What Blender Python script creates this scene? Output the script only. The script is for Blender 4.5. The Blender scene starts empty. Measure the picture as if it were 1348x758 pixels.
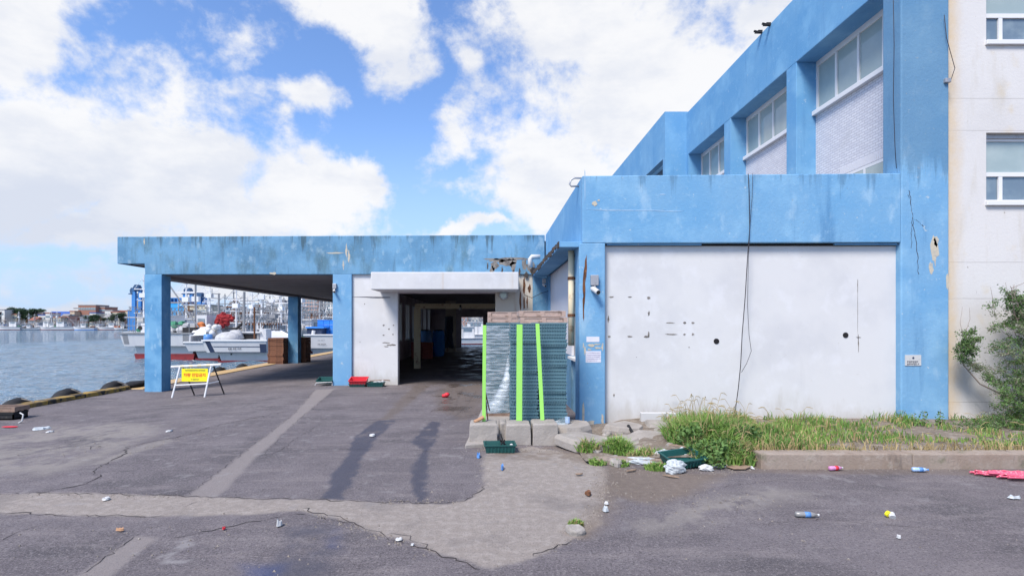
import bpy, math, random
import numpy as np
from mathutils import Vector, Matrix
random.seed(7); RNG = np.random.default_rng(11)
SC = bpy.context.scene; COL = SC.collection
R = math.radians
EYE = 2.4; F = 700.0; PX, PY = 646.0, 425.0
WATER = -1.6
def smooth(a, b, x):
    t = np.clip((np.asarray(x, dtype=float)-a)/(b-a), 0, 1); return t*t*(3-2*t)
def gz(x): return float(-0.25*smooth(-5, -12.5, x))
def at(px, py, Y):                       # point of the place seen at a photo pixel, at distance Y
    return ((px-PX)/F*Y, Y, EYE+(PY-py)/F*Y)
def gp(px, py):                          # ground point under a photo pixel
    z = 0.0
    for _ in range(6):
        Y = (EYE-z)*F/(py-PY); x = (px-PX)/F*Y; z = gz(x)
    return (x, Y, z)
ORD = ['first','second','third','fourth','fifth','sixth','seventh','eighth','ninth','tenth','eleventh','twelfth','thirteenth','fourteenth','fifteenth','sixteenth','seventeenth','eighteenth','nineteenth','twentieth']
ORD += ['twenty-'+o for o in ORD[:9]] + ['thirtieth'] + ['thirty-'+o for o in ORD[:9]] + ['fortieth']

# ---------------------------------------------------------------- materials
def sock(n, *names):
    for k in names:
        if k in n.inputs: return n.inputs[k]
class NT:
    def __init__(s, nt): s.nt = nt
    def n(s, t, **kw):
        nd = s.nt.nodes.new(t)
        for k, v in kw.items(): setattr(nd, k, v)
        return nd
    def l(s, a, b): s.nt.links.new(a, b)
    def math(s, op, a, b=None, c=None, clamp=False):
        nd = s.n('ShaderNodeMath', operation=op); nd.use_clamp = clamp
        for i, v in enumerate((a, b, c)):
            if v is None: continue
            if isinstance(v, (int, float)): nd.inputs[i].default_value = v
            else: s.l(v, nd.inputs[i])
        return nd.outputs[0]
    def mix(s, f, a, b, mode='MIX'):
        nd = s.n('ShaderNodeMix', data_type='RGBA', blend_type=mode)
        for i, v in ((0, f), (6, a), (7, b)):
            if isinstance(v, (int, float)): nd.inputs[i].default_value = v
            elif isinstance(v, (tuple, list)): nd.inputs[i].default_value = (*v[:3], 1)
            else: s.l(v, nd.inputs[i])
        return nd.outputs[2]
    def noise(s, vec, scale=1, detail=4, rough=.55, stretch=(1,1,1), off=(0,0,0), dist=0.0):
        mp = s.n('ShaderNodeMapping'); mp.inputs['Scale'].default_value = stretch; mp.inputs['Location'].default_value = off
        s.l(vec, mp.inputs['Vector'])
        nz = s.n('ShaderNodeTexNoise'); nz.inputs['Scale'].default_value = scale; nz.inputs['Detail'].default_value = detail
        nz.inputs['Roughness'].default_value = rough; nz.inputs['Distortion'].default_value = dist
        s.l(mp.outputs[0], nz.inputs['Vector']); return nz.outputs['Fac']
    def step(s, v, lo, hi):
        nd = s.n('ShaderNodeMapRange', interpolation_type='SMOOTHSTEP')
        s.l(v, nd.inputs[0]); nd.inputs[1].default_value = lo; nd.inputs[2].default_value = hi
        return nd.outputs[0]
def M(name, base, rough=.8, layers=(), bump=None, metal=0, alpha=None, spec=.3, extra=None, emit=None):
    m = bpy.data.materials.new(name); m.use_nodes = True
    t = NT(m.node_tree); bs = m.node_tree.nodes['Principled BSDF']
    tc = t.n('ShaderNodeTexCoord'); vec = tc.outputs['Object']
    c = base
    for i, L in enumerate(layers):       # (colour, scale, lo, hi, strength, stretch)
        colr, sc, lo, hi, st = L[:5]; stretch = L[5] if len(L) > 5 else (1,1,1)
        f = t.step(t.noise(vec, sc, 6, .6, stretch, (i*7.3+len(name), i*3.1, i*1.7)), lo, hi)
        f = t.math('MULTIPLY', f, st)
        c = t.mix(f, c, colr)
    if extra: c = extra(t, vec, c, bs)
    if isinstance(c, tuple): bs.inputs['Base Color'].default_value = (*c[:3], 1)
    else: t.l(c, bs.inputs['Base Color'])
    bs.inputs['Roughness'].default_value = rough; bs.inputs['Metallic'].default_value = metal
    sock(bs, 'Specular IOR Level', 'Specular').default_value = spec
    if alpha is not None: bs.inputs['Alpha'].default_value = alpha
    if emit: bs.inputs['Emission Color'].default_value = (*emit[0], 1); bs.inputs['Emission Strength'].default_value = emit[1]
    if bump:
        b = t.n('ShaderNodeBump'); b.inputs['Strength'].default_value = bump[1]; b.inputs['Distance'].default_value = bump[2] if len(bump) > 2 else .02
        t.l(t.noise(vec, bump[0], 6, .65), b.inputs['Height']); t.l(b.outputs[0], bs.inputs['Normal'])
    return m
def zlines(zs, colr, w=.006):            # thin cast joints at given heights
    def ex(t, vec, c, bs):
        sp = t.n('ShaderNodeSeparateXYZ'); t.l(vec, sp.inputs[0])
        wob = t.math('MULTIPLY', t.math('SUBTRACT', t.noise(vec, 1.5, 3), .5), .02)
        z = t.math('ADD', sp.outputs[2], wob)
        f = None
        for q in zs:
            d = t.math('LESS_THAN', t.math('ABSOLUTE', t.math('SUBTRACT', z, q)), w)
            f = d if f is None else t.math('MAXIMUM', f, d)
        return t.mix(t.math('MULTIPLY', f, .55), c, colr)
    return ex
BLUE = (.172,.350,.540)
def drip(colr, top, length, strength, sc=3.0):
    # run-down stains with their own shape under a coping
    def ex(t, vec, c, bs):
        sp = t.n('ShaderNodeSeparateXYZ'); t.l(vec, sp.inputs[0])
        st = t.noise(vec, sc, 6, .7, (1,1,.06))
        reach = t.math('MULTIPLY', t.step(st, .42, .75), length)
        d = t.math('SUBTRACT', top, sp.outputs[2])
        f = t.step(t.math('SUBTRACT', reach, d), -.05, .45)
        return t.mix(t.math('MULTIPLY', f, strength), c, colr)
    return ex
MAT = {}
def foot_dirt(t, vec, c, bs):            # splashed dirt along the foot, runs under the top edge
    sp = t.n('ShaderNodeSeparateXYZ'); t.l(vec, sp.inputs[0])
    n = t.noise(vec, 2.2, 6, .7, (1,1,.35)); f = t.step(t.math('SUBTRACT', t.math('MULTIPLY', n, 1.9), sp.outputs[2]), .25, .95)
    c = t.mix(t.math('MULTIPLY', f, .55), c, (.42,.39,.34))
    r = t.math('MULTIPLY', t.step(t.noise(vec, 1.1, 7, .7, (1,1,.05), (2,5,1)), .64, .76), .45)
    return t.mix(r, c, (.48,.38,.28))
MAT['blue'] = M('blue_paint', BLUE, .75, [((.125,.315,.535),.55,.38,.64,.75), ((.24,.44,.62),1.1,.48,.72,.65), ((.36,.52,.65),2.2,.57,.74,.5,(1,1,.6)),
      ((.055,.17,.34),2.0,.56,.75,.6,(1,1,.12)), ((.29,.46,.60),9,.56,.74,.4), ((.42,.50,.54),7,.66,.72,.75), ((.2,.22,.22),11,.71,.76,.7)], (14,.4,.02), extra=drip((.075,.16,.26), 5.95, 1.1, .55))
MAT['blue_upper'] = M('blue_paint_upper', (.150,.338,.545), .75, [((.100,.285,.515),.55,.38,.64,.7), ((.21,.43,.635),1.1,.48,.72,.6), ((.06,.19,.39),2.2,.57,.78,.55,(1,1,.12)), ((.27,.45,.62),8,.57,.74,.4), ((.38,.48,.56),5,.66,.73,.65)], (14,.3,.02))
MAT['blue_old'] = M('blue_paint_weathered', (.150,.315,.475), .8, [((.090,.215,.345),.7,.40,.62,.85), ((.085,.165,.205),1.5,.52,.70,.75,(1,1,.4)), ((.27,.40,.50),2.6,.56,.70,.65,(1,1,.7)),
      ((.05,.10,.14),3,.56,.76,.65,(1,1,.1)), ((.2,.32,.42),10,.55,.7,.5), ((.38,.42,.42),9,.66,.73,.7)], (12,.45,.02), extra=drip((.045,.075,.085), 5.85, 1.1, .7, 2.2))
MAT['blue_tile'] = M('blue_column_paint', (.16,.36,.56), .7, [((.085,.255,.46),1.2,.40,.62,.8), ((.3,.47,.60),4,.54,.68,.65,(1,1,.4)), ((.3,.3,.28),9,.7,.76,.7)], (22,.6,.02))
MAT['white'] = M('white_wall', (.60,.595,.595), .85, [((.52,.52,.535),.6,.4,.68,.8), ((.66,.66,.68),2,.5,.7,.5), ((.42,.42,.43),2.4,.62,.85,.5,(1,1,.12)), ((.45,.43,.40),9,.66,.74,.6), ((.33,.31,.28),14,.72,.77,.8)], (6,.12,.02), extra=foot_dirt)
MAT['white_right'] = M('white_render', (.62,.62,.66), .85, [((.55,.55,.6),.5,.4,.7,.6), ((.45,.43,.4),3,.64,.8,.5,(1,1,.15)), ((.3,.27,.22),6,.72,.78,.6)], (16,.3,.02))
def _cream(t, vec, c, bs):
    c = zlines((7.65,6.9,3.82,2.97,.55), (.22,.2,.19))(t, vec, c, bs)
    sp = t.n('ShaderNodeSeparateXYZ'); t.l(vec, sp.inputs[0])
    wob = t.math('MULTIPLY', t.math('SUBTRACT', t.noise(vec, 1.8, 5, .7, (1,1,.4)), .5), .5)
    f = t.step(t.math('ADD', sp.outputs[0], wob), .55, .05)
    f = t.math('MULTIPLY', f, t.math('ADD', t.math('MULTIPLY', t.noise(vec, 5, 5), .7), .35))
    return t.mix(f, c, (.60,.45,.27))
MAT['annex'] = M('annex_render', (.62,.60,.585), .85, [((.53,.51,.50),.5,.4,.7,.6), ((.50,.46,.40),2.4,.56,.76,.6,(1,1,.2)), ((.58,.49,.36),1.3,.58,.74,.6), ((.2,.17,.14),7,.69,.75,.7)], (16,.3,.02), extra=_cream)
MAT['cream'] = M('stained_wall', (.52,.48,.42), .85, [((.42,.36,.28),1.3,.45,.7,.7,(1,1,.3)), ((.28,.14,.06),2.0,.58,.74,.8,(1,1,.12)), ((.2,.2,.2),5,.68,.76,.6)], (16,.3,.02))
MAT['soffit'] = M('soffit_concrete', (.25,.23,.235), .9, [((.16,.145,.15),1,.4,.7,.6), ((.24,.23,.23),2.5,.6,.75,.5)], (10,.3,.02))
MAT['hall'] = M('hall_interior', (.52,.47,.50), .8, [((.30,.27,.32),.7,.4,.7,.8), ((.5,.43,.4),2,.6,.75,.5,(1,1,.3))], (10,.3,.02))
MAT['concrete'] = M('old_concrete', (.32,.29,.265), .9, [((.24,.22,.2),2.2,.42,.68,.7), ((.42,.39,.36),6,.55,.72,.6), ((.12,.11,.1),3,.66,.78,.6,(1,1,.3)), ((.16,.18,.09),4,.66,.8,.4)], (24,.7,.02))
MAT['peel'] = M('bare_concrete', (.23,.21,.19), .9, [((.1,.09,.085),4,.45,.65,.8), ((.36,.33,.3),9,.58,.7,.6)], (20,.8,.03))
MAT['pale_peel'] = M('old_pale_paint', (.50,.45,.36), .9, [((.3,.33,.36),6,.5,.65,.6)], (20,.5,.02))
MAT['grime'] = M('dark_grime', (.06,.05,.045), .9, [((.2,.1,.05),6,.55,.7,.8), ((.2,.22,.22),9,.6,.7,.6)], (30,.6,.01))
MAT['paleblue'] = M('pale_blue_scuff', (.30,.45,.60), .8, [((.2,.38,.58),8,.45,.65,.9)])
MAT['rust'] = M('rust', (.15,.065,.032), .9, [((.07,.035,.025),5,.45,.65,.8), ((.34,.15,.06),12,.58,.7,.6)], (30,.6,.01))
MAT['dark'] = M('dark_void', (.015,.014,.016), .9)
MAT['glass'] = M('window_glass', (.30,.37,.37), .06, [((.42,.48,.47),.9,.4,.7,.6)], spec=.7)
MAT['glass_dark'] = M('dark_glass', (.13,.18,.23), .06, [((.24,.30,.33),1.2,.42,.66,.8)], spec=.8)
MAT['frame'] = M('white_window_frame', (.68,.68,.69), .5)
MAT['steel'] = M('galvanised_steel', (.4,.4,.42), .5, [((.25,.22,.2),6,.55,.7,.5)], metal=.6)
MAT['black'] = M('black_rubber', (.02,.02,.022), .75, [((.06,.055,.05),8,.55,.7,.7)], (30,.4,.01))
MAT['cable'] = M('black_cable', (.03,.025,.03), .6)
MAT['wood'] = M('pallet_wood', (.27,.19,.15), .85, [((.18,.11,.08),9,.45,.68,.8,(1,1,1)), ((.5,.38,.31),16,.58,.72,.6)], (40,.4,.01))
MAT['pinkwood'] = M('weathered_pallet_wood', (.42,.31,.265), .85, [((.24,.17,.14),7,.5,.7,.8), ((.62,.5,.44),14,.58,.72,.6)], (40,.4,.01))
MAT['brownwood'] = M('brown_crate_wood', (.22,.10,.06), .85, [((.12,.06,.045),6,.45,.68,.8), ((.36,.19,.12),14,.58,.72,.6)], (40,.4,.01))
MAT['teal'] = M('teal_plastic', (.095,.185,.225), .5, [((.055,.12,.16),5,.45,.7,.7), ((.19,.26,.29),9,.60,.76,.5)], spec=.4)
MAT['tealdark'] = M('dark_teal_plastic', (.012,.075,.07), .5, [((.05,.11,.10),12,.6,.75,.5)], spec=.4)
MAT['red'] = M('red_plastic', (.60,.035,.05), .45, [((.42,.03,.04),8,.5,.7,.6)])
MAT['lime'] = M('lime_paint', (.30,.66,.13), .55, [((.22,.52,.09),5,.5,.7,.5,(1,1,.2)), ((.45,.42,.3),18,.71,.76,.6)])
MAT['wire_yellow'] = M('cream_pipe', (.72,.61,.42), .55, [((.38,.2,.09),5,.55,.72,.8), ((.7,.62,.5),9,.6,.7,.6)])
MAT['yellow'] = M('yellow_sign', (.85,.75,.02), .45, [((.75,.62,.02),4,.5,.7,.5)])
MAT['redink'] = M('red_lettering', (.75,.07,.03), .6)
MAT['ink'] = M('dark_lettering', (.05,.05,.07), .6)
MAT['paper'] = M('paper', (.66,.66,.74), .7, [((.5,.5,.6),30,.5,.65,.6,(.1,1,1))])
MAT['orangewood'] = M('orange_wood', (.42,.24,.14), .8)
MAT['bag'] = M('plastic_bag', (.44,.47,.49), .35, [((.28,.33,.36),9,.5,.7,.7)], (14,.6,.03), spec=.5)
MAT['whiteplastic'] = M('white_plastic', (.52,.52,.52), .4, [((.36,.35,.34),10,.58,.72,.5)])
MAT['blueplastic'] = M('blue_plastic', (.10,.24,.52), .4)
MAT['pink'] = M('pink_net', (.65,.10,.17), .7, [((.8,.45,.45),30,.55,.65,.8)])
MAT['soil'] = M('soil', (.19,.155,.125), .95, [((.30,.265,.225),5,.48,.66,.8), ((.09,.07,.055),2,.5,.7,.7), ((.36,.33,.29),22,.58,.68,.7)], (30,.8,.03))
MAT['boatwhite'] = M('boat_white', (.58,.58,.59), .45, [((.5,.5,.53),1.5,.5,.72,.6,(1,1,.4)), ((.35,.27,.2),2.5,.66,.78,.5,(1,1,.15))], spec=.4)
MAT['boatgrey'] = M('boat_grey', (.24,.245,.255), .6, [((.2,.2,.22),2,.5,.7,.6)])
MAT['navy'] = M('navy_stripe', (.03,.045,.09), .5)
MAT['antifoul'] = M('antifouling_red', (.26,.035,.04), .7, [((.15,.03,.035),2,.5,.7,.6)])
MAT['tarp'] = M('tarpaulin', (.45,.45,.46), .7, [((.3,.3,.31),3,.45,.65,.6)], (5,.6,.05))
MAT['bluetarp'] = M('blue_tarpaulin', (.03,.20,.62), .6, [((.05,.28,.7),3,.5,.7,.6)])
MAT['green'] = M('green_net', (.06,.22,.13), .8)
MAT['orange'] = M('orange_gear', (.55,.17,.05), .7, [((.35,.1,.05),4,.5,.7,.7)])
MAT['rednet'] = M('red_fishing_net', (.30,.03,.032), .9, [((.25,.02,.03),3,.45,.65,.8)], (8,1,.1))
MAT['trunk'] = M('bark', (.10,.075,.055), .9, [((.05,.04,.03),6,.5,.7,.8)])
MAT['leaf'] = M('leaf_green', (.10,.18,.05), .7, [((.05,.105,.03),.8,.42,.62,.9), ((.10,.16,.05),1.6,.55,.7,.7)])
MAT['leaf_dark'] = M('leaf_dark_green', (.035,.07,.03), .7, [((.02,.045,.022),.25,.42,.62,.9), ((.06,.1,.045),.5,.55,.7,.7)])
MAT['leaf_grey'] = M('leaf_grey_green', (.20,.235,.14), .75, [((.12,.15,.08),2,.42,.62,.9), ((.24,.23,.17),4,.55,.7,.6)])
MAT['grass'] = M('grass_blades', (.16,.275,.055), .7, [((.085,.18,.04),1.2,.42,.62,.8), ((.25,.33,.10),3,.52,.68,.7)])
MAT['straw'] = M('dry_grass', (.36,.28,.14), .8, [((.24,.18,.09),4,.5,.7,.7)])
MAT['twig'] = M('bare_twig', (.24,.19,.16), .9)
def _brick(t, vec, c, bs):
    sp = t.n('ShaderNodeSeparateXYZ'); t.l(vec, sp.inputs[0]); cb = t.n('ShaderNodeCombineXYZ')
    t.l(sp.outputs[1], cb.inputs[0]); t.l(sp.outputs[2], cb.inputs[1])
    b = t.n('ShaderNodeTexBrick'); t.l(cb.outputs[0], b.inputs['Vector'])
    b.inputs['Color1'].default_value = (.64,.64,.68,1); b.inputs['Color2'].default_value = (.56,.56,.61,1); b.inputs['Mortar'].default_value = (.44,.44,.49,1)
    b.inputs['Scale'].default_value = 1; b.inputs['Brick Width'].default_value = .21; b.inputs['Row Height'].default_value = .075; b.inputs['Mortar Size'].default_value = .010
    bp = t.n('ShaderNodeBump'); bp.inputs['Strength'].default_value = .5; bp.inputs['Distance'].default_value = .02; bp.invert = True
    t.l(b.outputs['Fac'], bp.inputs['Height']); t.l(bp.outputs[0], bs.inputs['Normal'])
    f = t.math('MULTIPLY', t.step(t.noise(vec, 1.5, 5), .55, .75), .35)
    return t.mix(f, b.outputs['Color'], (.42,.42,.44))
MAT['brick'] = M('painted_white_brick', (.6,.6,.6), .8, extra=_brick)
def _film(t, vec, c, bs):
    n = t.noise(vec, 3, 6, .65, (.7,.7,6)); f = t.step(n, .40, .68)
    t.l(t.math('ADD', t.math('MULTIPLY', f, .55), .10), bs.inputs['Alpha'])
    b = t.n('ShaderNodeBump'); b.inputs['Strength'].default_value = .8; b.inputs['Distance'].default_value = .03
    t.l(n, b.inputs['Height']); t.l(b.outputs[0], bs.inputs['Normal'])
    return c
MAT['film'] = M('stretch_film', (.62,.68,.74), .2, extra=_film, spec=.6)
def _kerbstripe(t, vec, c, bs):
    sp = t.n('ShaderNodeSeparateXYZ'); t.l(vec, sp.inputs[0])
    w = t.math('FRACT', t.math('ADD', t.math('MULTIPLY', sp.outputs[1], .9), t.math('MULTIPLY', t.math('SUBTRACT', t.noise(vec, 2, 3), .5), .3)))
    f = t.math('GREATER_THAN', w, .5)
    worn = t.math('MULTIPLY', f, t.step(t.noise(vec, 5, 5), .62, .40))
    return t.mix(worn, c, (.035,.032,.03))
MAT['kerbstripe'] = M('quay_hazard_paint', (.36,.23,.05), .8, [((.13,.10,.07),4,.42,.62,.9), ((.5,.42,.3),9,.6,.72,.6)], (20,.5,.02), extra=_kerbstripe)
MAT['quayyellow'] = M('worn_yellow_concrete', (.50,.34,.16), .85, [((.40,.33,.26),1.2,.45,.65,.8), ((.22,.17,.12),4,.6,.75,.7)], (20,.4,.02))
# far-off wall colours
for k, c in dict(brickred=(.30,.15,.11), tan=(.50,.40,.29), paleblock=(.60,.59,.56), pinkblock=(.48,.33,.29), greyblock=(.28,.27,.30), plantblue=(.06,.22,.52), plantdark=(.045,.10,.20), silo=(.17,.17,.15),
                 roofblue=(.05,.11,.34), roofgrey=(.3,.29,.29), roofred=(.33,.13,.09), beige=(.52,.47,.36), cyanwall=(.05,.33,.66)).items():
    MAT[k] = M('painted_'+k, c, .8, [(tuple(v*.7 for v in c), .12, .42, .66, .6), (tuple(min(1, v*1.25) for v in c), .5, .55, .72, .5, (1,1,.2))])

# ---------------------------------------------------------------- mesh helpers
ORG = {}
class MB:
    def __init__(s): s.v = []; s.f = []
    def add(s, vs, fs):
        o = len(s.v); s.v += [tuple(p) for p in vs]; s.f += [tuple(i+o for i in f) for f in fs]; return s
    def box(s, x0, x1, y0, y1, z0, z1, taper=0):
        t = taper
        return s.add([(x0,y0,z0),(x1,y0,z0),(x1,y1,z0),(x0,y1,z0),(x0+t,y0+t,z1),(x1-t,y0+t,z1),(x1-t,y1-t,z1),(x0+t,y1-t,z1)],
              [(3,2,1,0),(4,5,6,7),(0,1,5,4),(1,2,6,5),(2,3,7,6),(3,0,4,7)])
    def tube(s, pts, r, n=6, r1=None):
        pts = [Vector(p) for p in pts]; rings = []; N = len(pts); up = None
        for i, p in enumerate(pts):
            d = (pts[min(i+1,N-1)]-pts[max(i-1,0)]).normalized()
            if up is None: up = Vector((0,0,1)) if abs(d.z) < .9 else Vector((1,0,0))
            a = d.cross(up).normalized(); b = a.cross(d).normalized(); up = b
            rr = r if r1 is None else r+(r1-r)*i/(N-1)
            rings.append([p+(a*math.cos(2*math.pi*k/n)+b*math.sin(2*math.pi*k/n))*rr for k in range(n)])
        return s.loft(rings)
    def loft(s, rings, closed=True, caps=True):
        n = len(rings[0]); vs = [p for r in rings for p in r]; fs = []
        for i in range(len(rings)-1):
            for k in range(n if closed else n-1):
                k2 = (k+1) % n; fs.append((i*n+k, i*n+k2, (i+1)*n+k2, (i+1)*n+k))
        if caps and closed:
            fs.append(tuple(range(n-1,-1,-1))); fs.append(tuple((len(rings)-1)*n+k for k in range(n)))
        return s.add(vs, fs)
    def prism(s, poly, lo, hi, axis='z'):     # polygon (a,b) pushed along axis
        def P(a, b, c): return {'z':(a,b,c),'y':(a,c,b),'x':(c,a,b)}[axis]
        n = len(poly); vs = [P(a,b,lo) for a,b in poly]+[P(a,b,hi) for a,b in poly]
        return s.add(vs, [tuple(range(n-1,-1,-1)), tuple(range(n,2*n))]+[(k,(k+1)%n,(k+1)%n+n,k+n) for k in range(n)])
    def torus(s, c, R0, r, axis='x', n=20, m=8):
        rings = []
        for i in range(n+1):
            a = 2*math.pi*i/n; ring = []
            for k in range(m):
                b = 2*math.pi*k/m; q = R0+r*math.cos(b); h = r*math.sin(b)*1.3
                p = {'x':(h,q*math.cos(a),q*math.sin(a)),'z':(q*math.cos(a),q*math.sin(a),h),'y':(q*math.cos(a),h,q*math.sin(a))}[axis]
                ring.append((c[0]+p[0],c[1]+p[1],c[2]+p[2]))
            rings.append(ring)
        return s.loft(rings, caps=False)
    def blob(s, c, r, n=8, jit=.15, seed=None):
        rd = random.Random(seed if seed is not None else random.random()); rings = []; m = max(4, n//2)
        for i in range(1, m):
            ph = math.pi*i/m
            rings.append([(c[0]+r[0]*math.sin(ph)*math.cos(2*math.pi*k/n)*(1+rd.uniform(-jit,jit)), c[1]+r[1]*math.sin(ph)*math.sin(2*math.pi*k/n)*(1+rd.uniform(-jit,jit)), c[2]+r[2]*math.cos(ph)*(1+rd.uniform(-jit,jit))) for k in range(n)])
        o = len(s.v); s.loft(rings, caps=False); t = len(s.v); s.v += [(c[0],c[1],c[2]+r[2]),(c[0],c[1],c[2]-r[2])]
        L = o+(m-2)*n
        for k in range(n):
            s.f.append((t, o+(k+1)%n, o+k)); s.f.append((t+1, L+k, L+(k+1)%n))
        return s
    def build(s, name, mat, parent=None, loc=None, sm=False, bevel=0, seg=2):
        me = bpy.data.meshes.new(name); o = bpy.data.objects.new(name, me)
        off = Vector((0,0,0))
        if parent is not None: off = ORG[parent.name]; o.parent = parent
        elif loc is not None: off = Vector(loc); o.location = off
        me.from_pydata([tuple(Vector(p)-off) for p in s.v], [], s.f)
        me.validate(); me.update()
        ORG[o.name] = off
        import bmesh
        b = bmesh.new(); b.from_mesh(me); bmesh.ops.recalc_face_normals(b, faces=b.faces); b.to_mesh(me); b.free()
        me.materials.append(MAT[mat] if isinstance(mat, str) else mat)
        if sm: me.shade_smooth()
        if bevel:
            md = o.modifiers.new('bevel', 'BEVEL'); md.width = bevel; md.segments = seg; md.limit_method = 'ANGLE'
        COL.objects.link(o); return o
def tag(o, label=None, cat=None, group=None, kind=None):
    if label: o['label'] = label
    if cat: o['category'] = cat
    if group: o['group'] = group
    if kind: o['kind'] = kind
    return o
def empty(name, loc=(0,0,0), label=None, cat=None, group=None):
    o = bpy.data.objects.new(name, None); o.location = loc; o.empty_display_size = .2; COL.objects.link(o); ORG[o.name] = Vector(loc)
    return tag(o, label, cat, group)
def copy_tree(o, parent=None):
    c = o.copy(); COL.objects.link(c); c.parent = parent
    for ch in list(o.children): copy_tree(ch, c)
    return c
def place(o, loc, rz=0, s=1, sy=None):
    o.location = loc; o.rotation_euler = (0,0,rz); o.scale = (s, sy or s, s); return o
def text_mesh(name, body, size, mat, parent, loc, rot=(R(90),0,0), depth=.002, bold=0.0):
    cu = bpy.data.curves.new(name, 'FONT'); cu.body = body; cu.size = size; cu.extrude = depth; cu.align_x = 'CENTER'; cu.align_y = 'CENTER'; cu.offset = bold
    t = bpy.data.objects.new(name+'_src', cu); COL.objects.link(t)
    bpy.context.view_layer.update(); dg = bpy.context.evaluated_depsgraph_get()
    me = bpy.data.meshes.new_from_object(t.evaluated_get(dg)); bpy.data.objects.remove(t); 
    o = bpy.data.objects.new(name, me); me.materials.clear(); me.materials.append(MAT[mat]); COL.objects.link(o)
    o.parent = parent; o.location = Vector(loc)-ORG[parent.name]; o.rotation_euler = rot; return o
def patch_poly(cx, cz, rx, rz, n=16, jit=.35, seed=0):
    rd = random.Random(seed)
    return [(cx+rx*math.cos(2*math.pi*k/n)*(1+rd.uniform(-jit,jit)), cz+rz*math.sin(2*math.pi*k/n)*(1+rd.uniform(-jit,jit))) for k in range(n)]
# ---------------------------------------------------------------- ground
_tab = RNG.random((256,256))
def vn(x, y):
    xi = np.floor(x).astype(int); yi = np.floor(y).astype(int); fx = x-xi; fy = y-yi
    fx = fx*fx*(3-2*fx); fy = fy*fy*(3-2*fy); g = lambda a, b: _tab[a % 256, b % 256]
    return (g(xi,yi)*(1-fx)+g(xi+1,yi)*fx)*(1-fy)+(g(xi,yi+1)*(1-fx)+g(xi+1,yi+1)*fx)*fy
def fbm(x, y, o=4, s=0):
    r = 0; a = .5; t = 0
    for i in range(o):
        r = r+a*vn(x*2**i+s*17.3+i*5.1, y*2**i+s*9.7+i*3.3); t += a; a *= .55
    return r/t
def sdf(poly, X, Y):                      # negative inside
    p = np.array(poly); d = np.full(X.shape, 1e9); ins = np.zeros(X.shape, bool); n = len(p)
    for i in range(n):
        a = p[i]; b = p[(i+1) % n]; e = b-a; wx = X-a[0]; wy = Y-a[1]
        t = np.clip((wx*e[0]+wy*e[1])/(e@e+1e-9), 0, 1); d = np.minimum(d, np.hypot(wx-e[0]*t, wy-e[1]*t))
        c = ((a[1] > Y) != (b[1] > Y)) & (X < (b[0]-a[0])*(Y-a[1])/(b[1]-a[1]+1e-12)+a[0]); ins ^= c
    return np.where(ins, -d, d)
def gpoly(pts): return [gp(*p)[:2] for p in pts]
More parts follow.
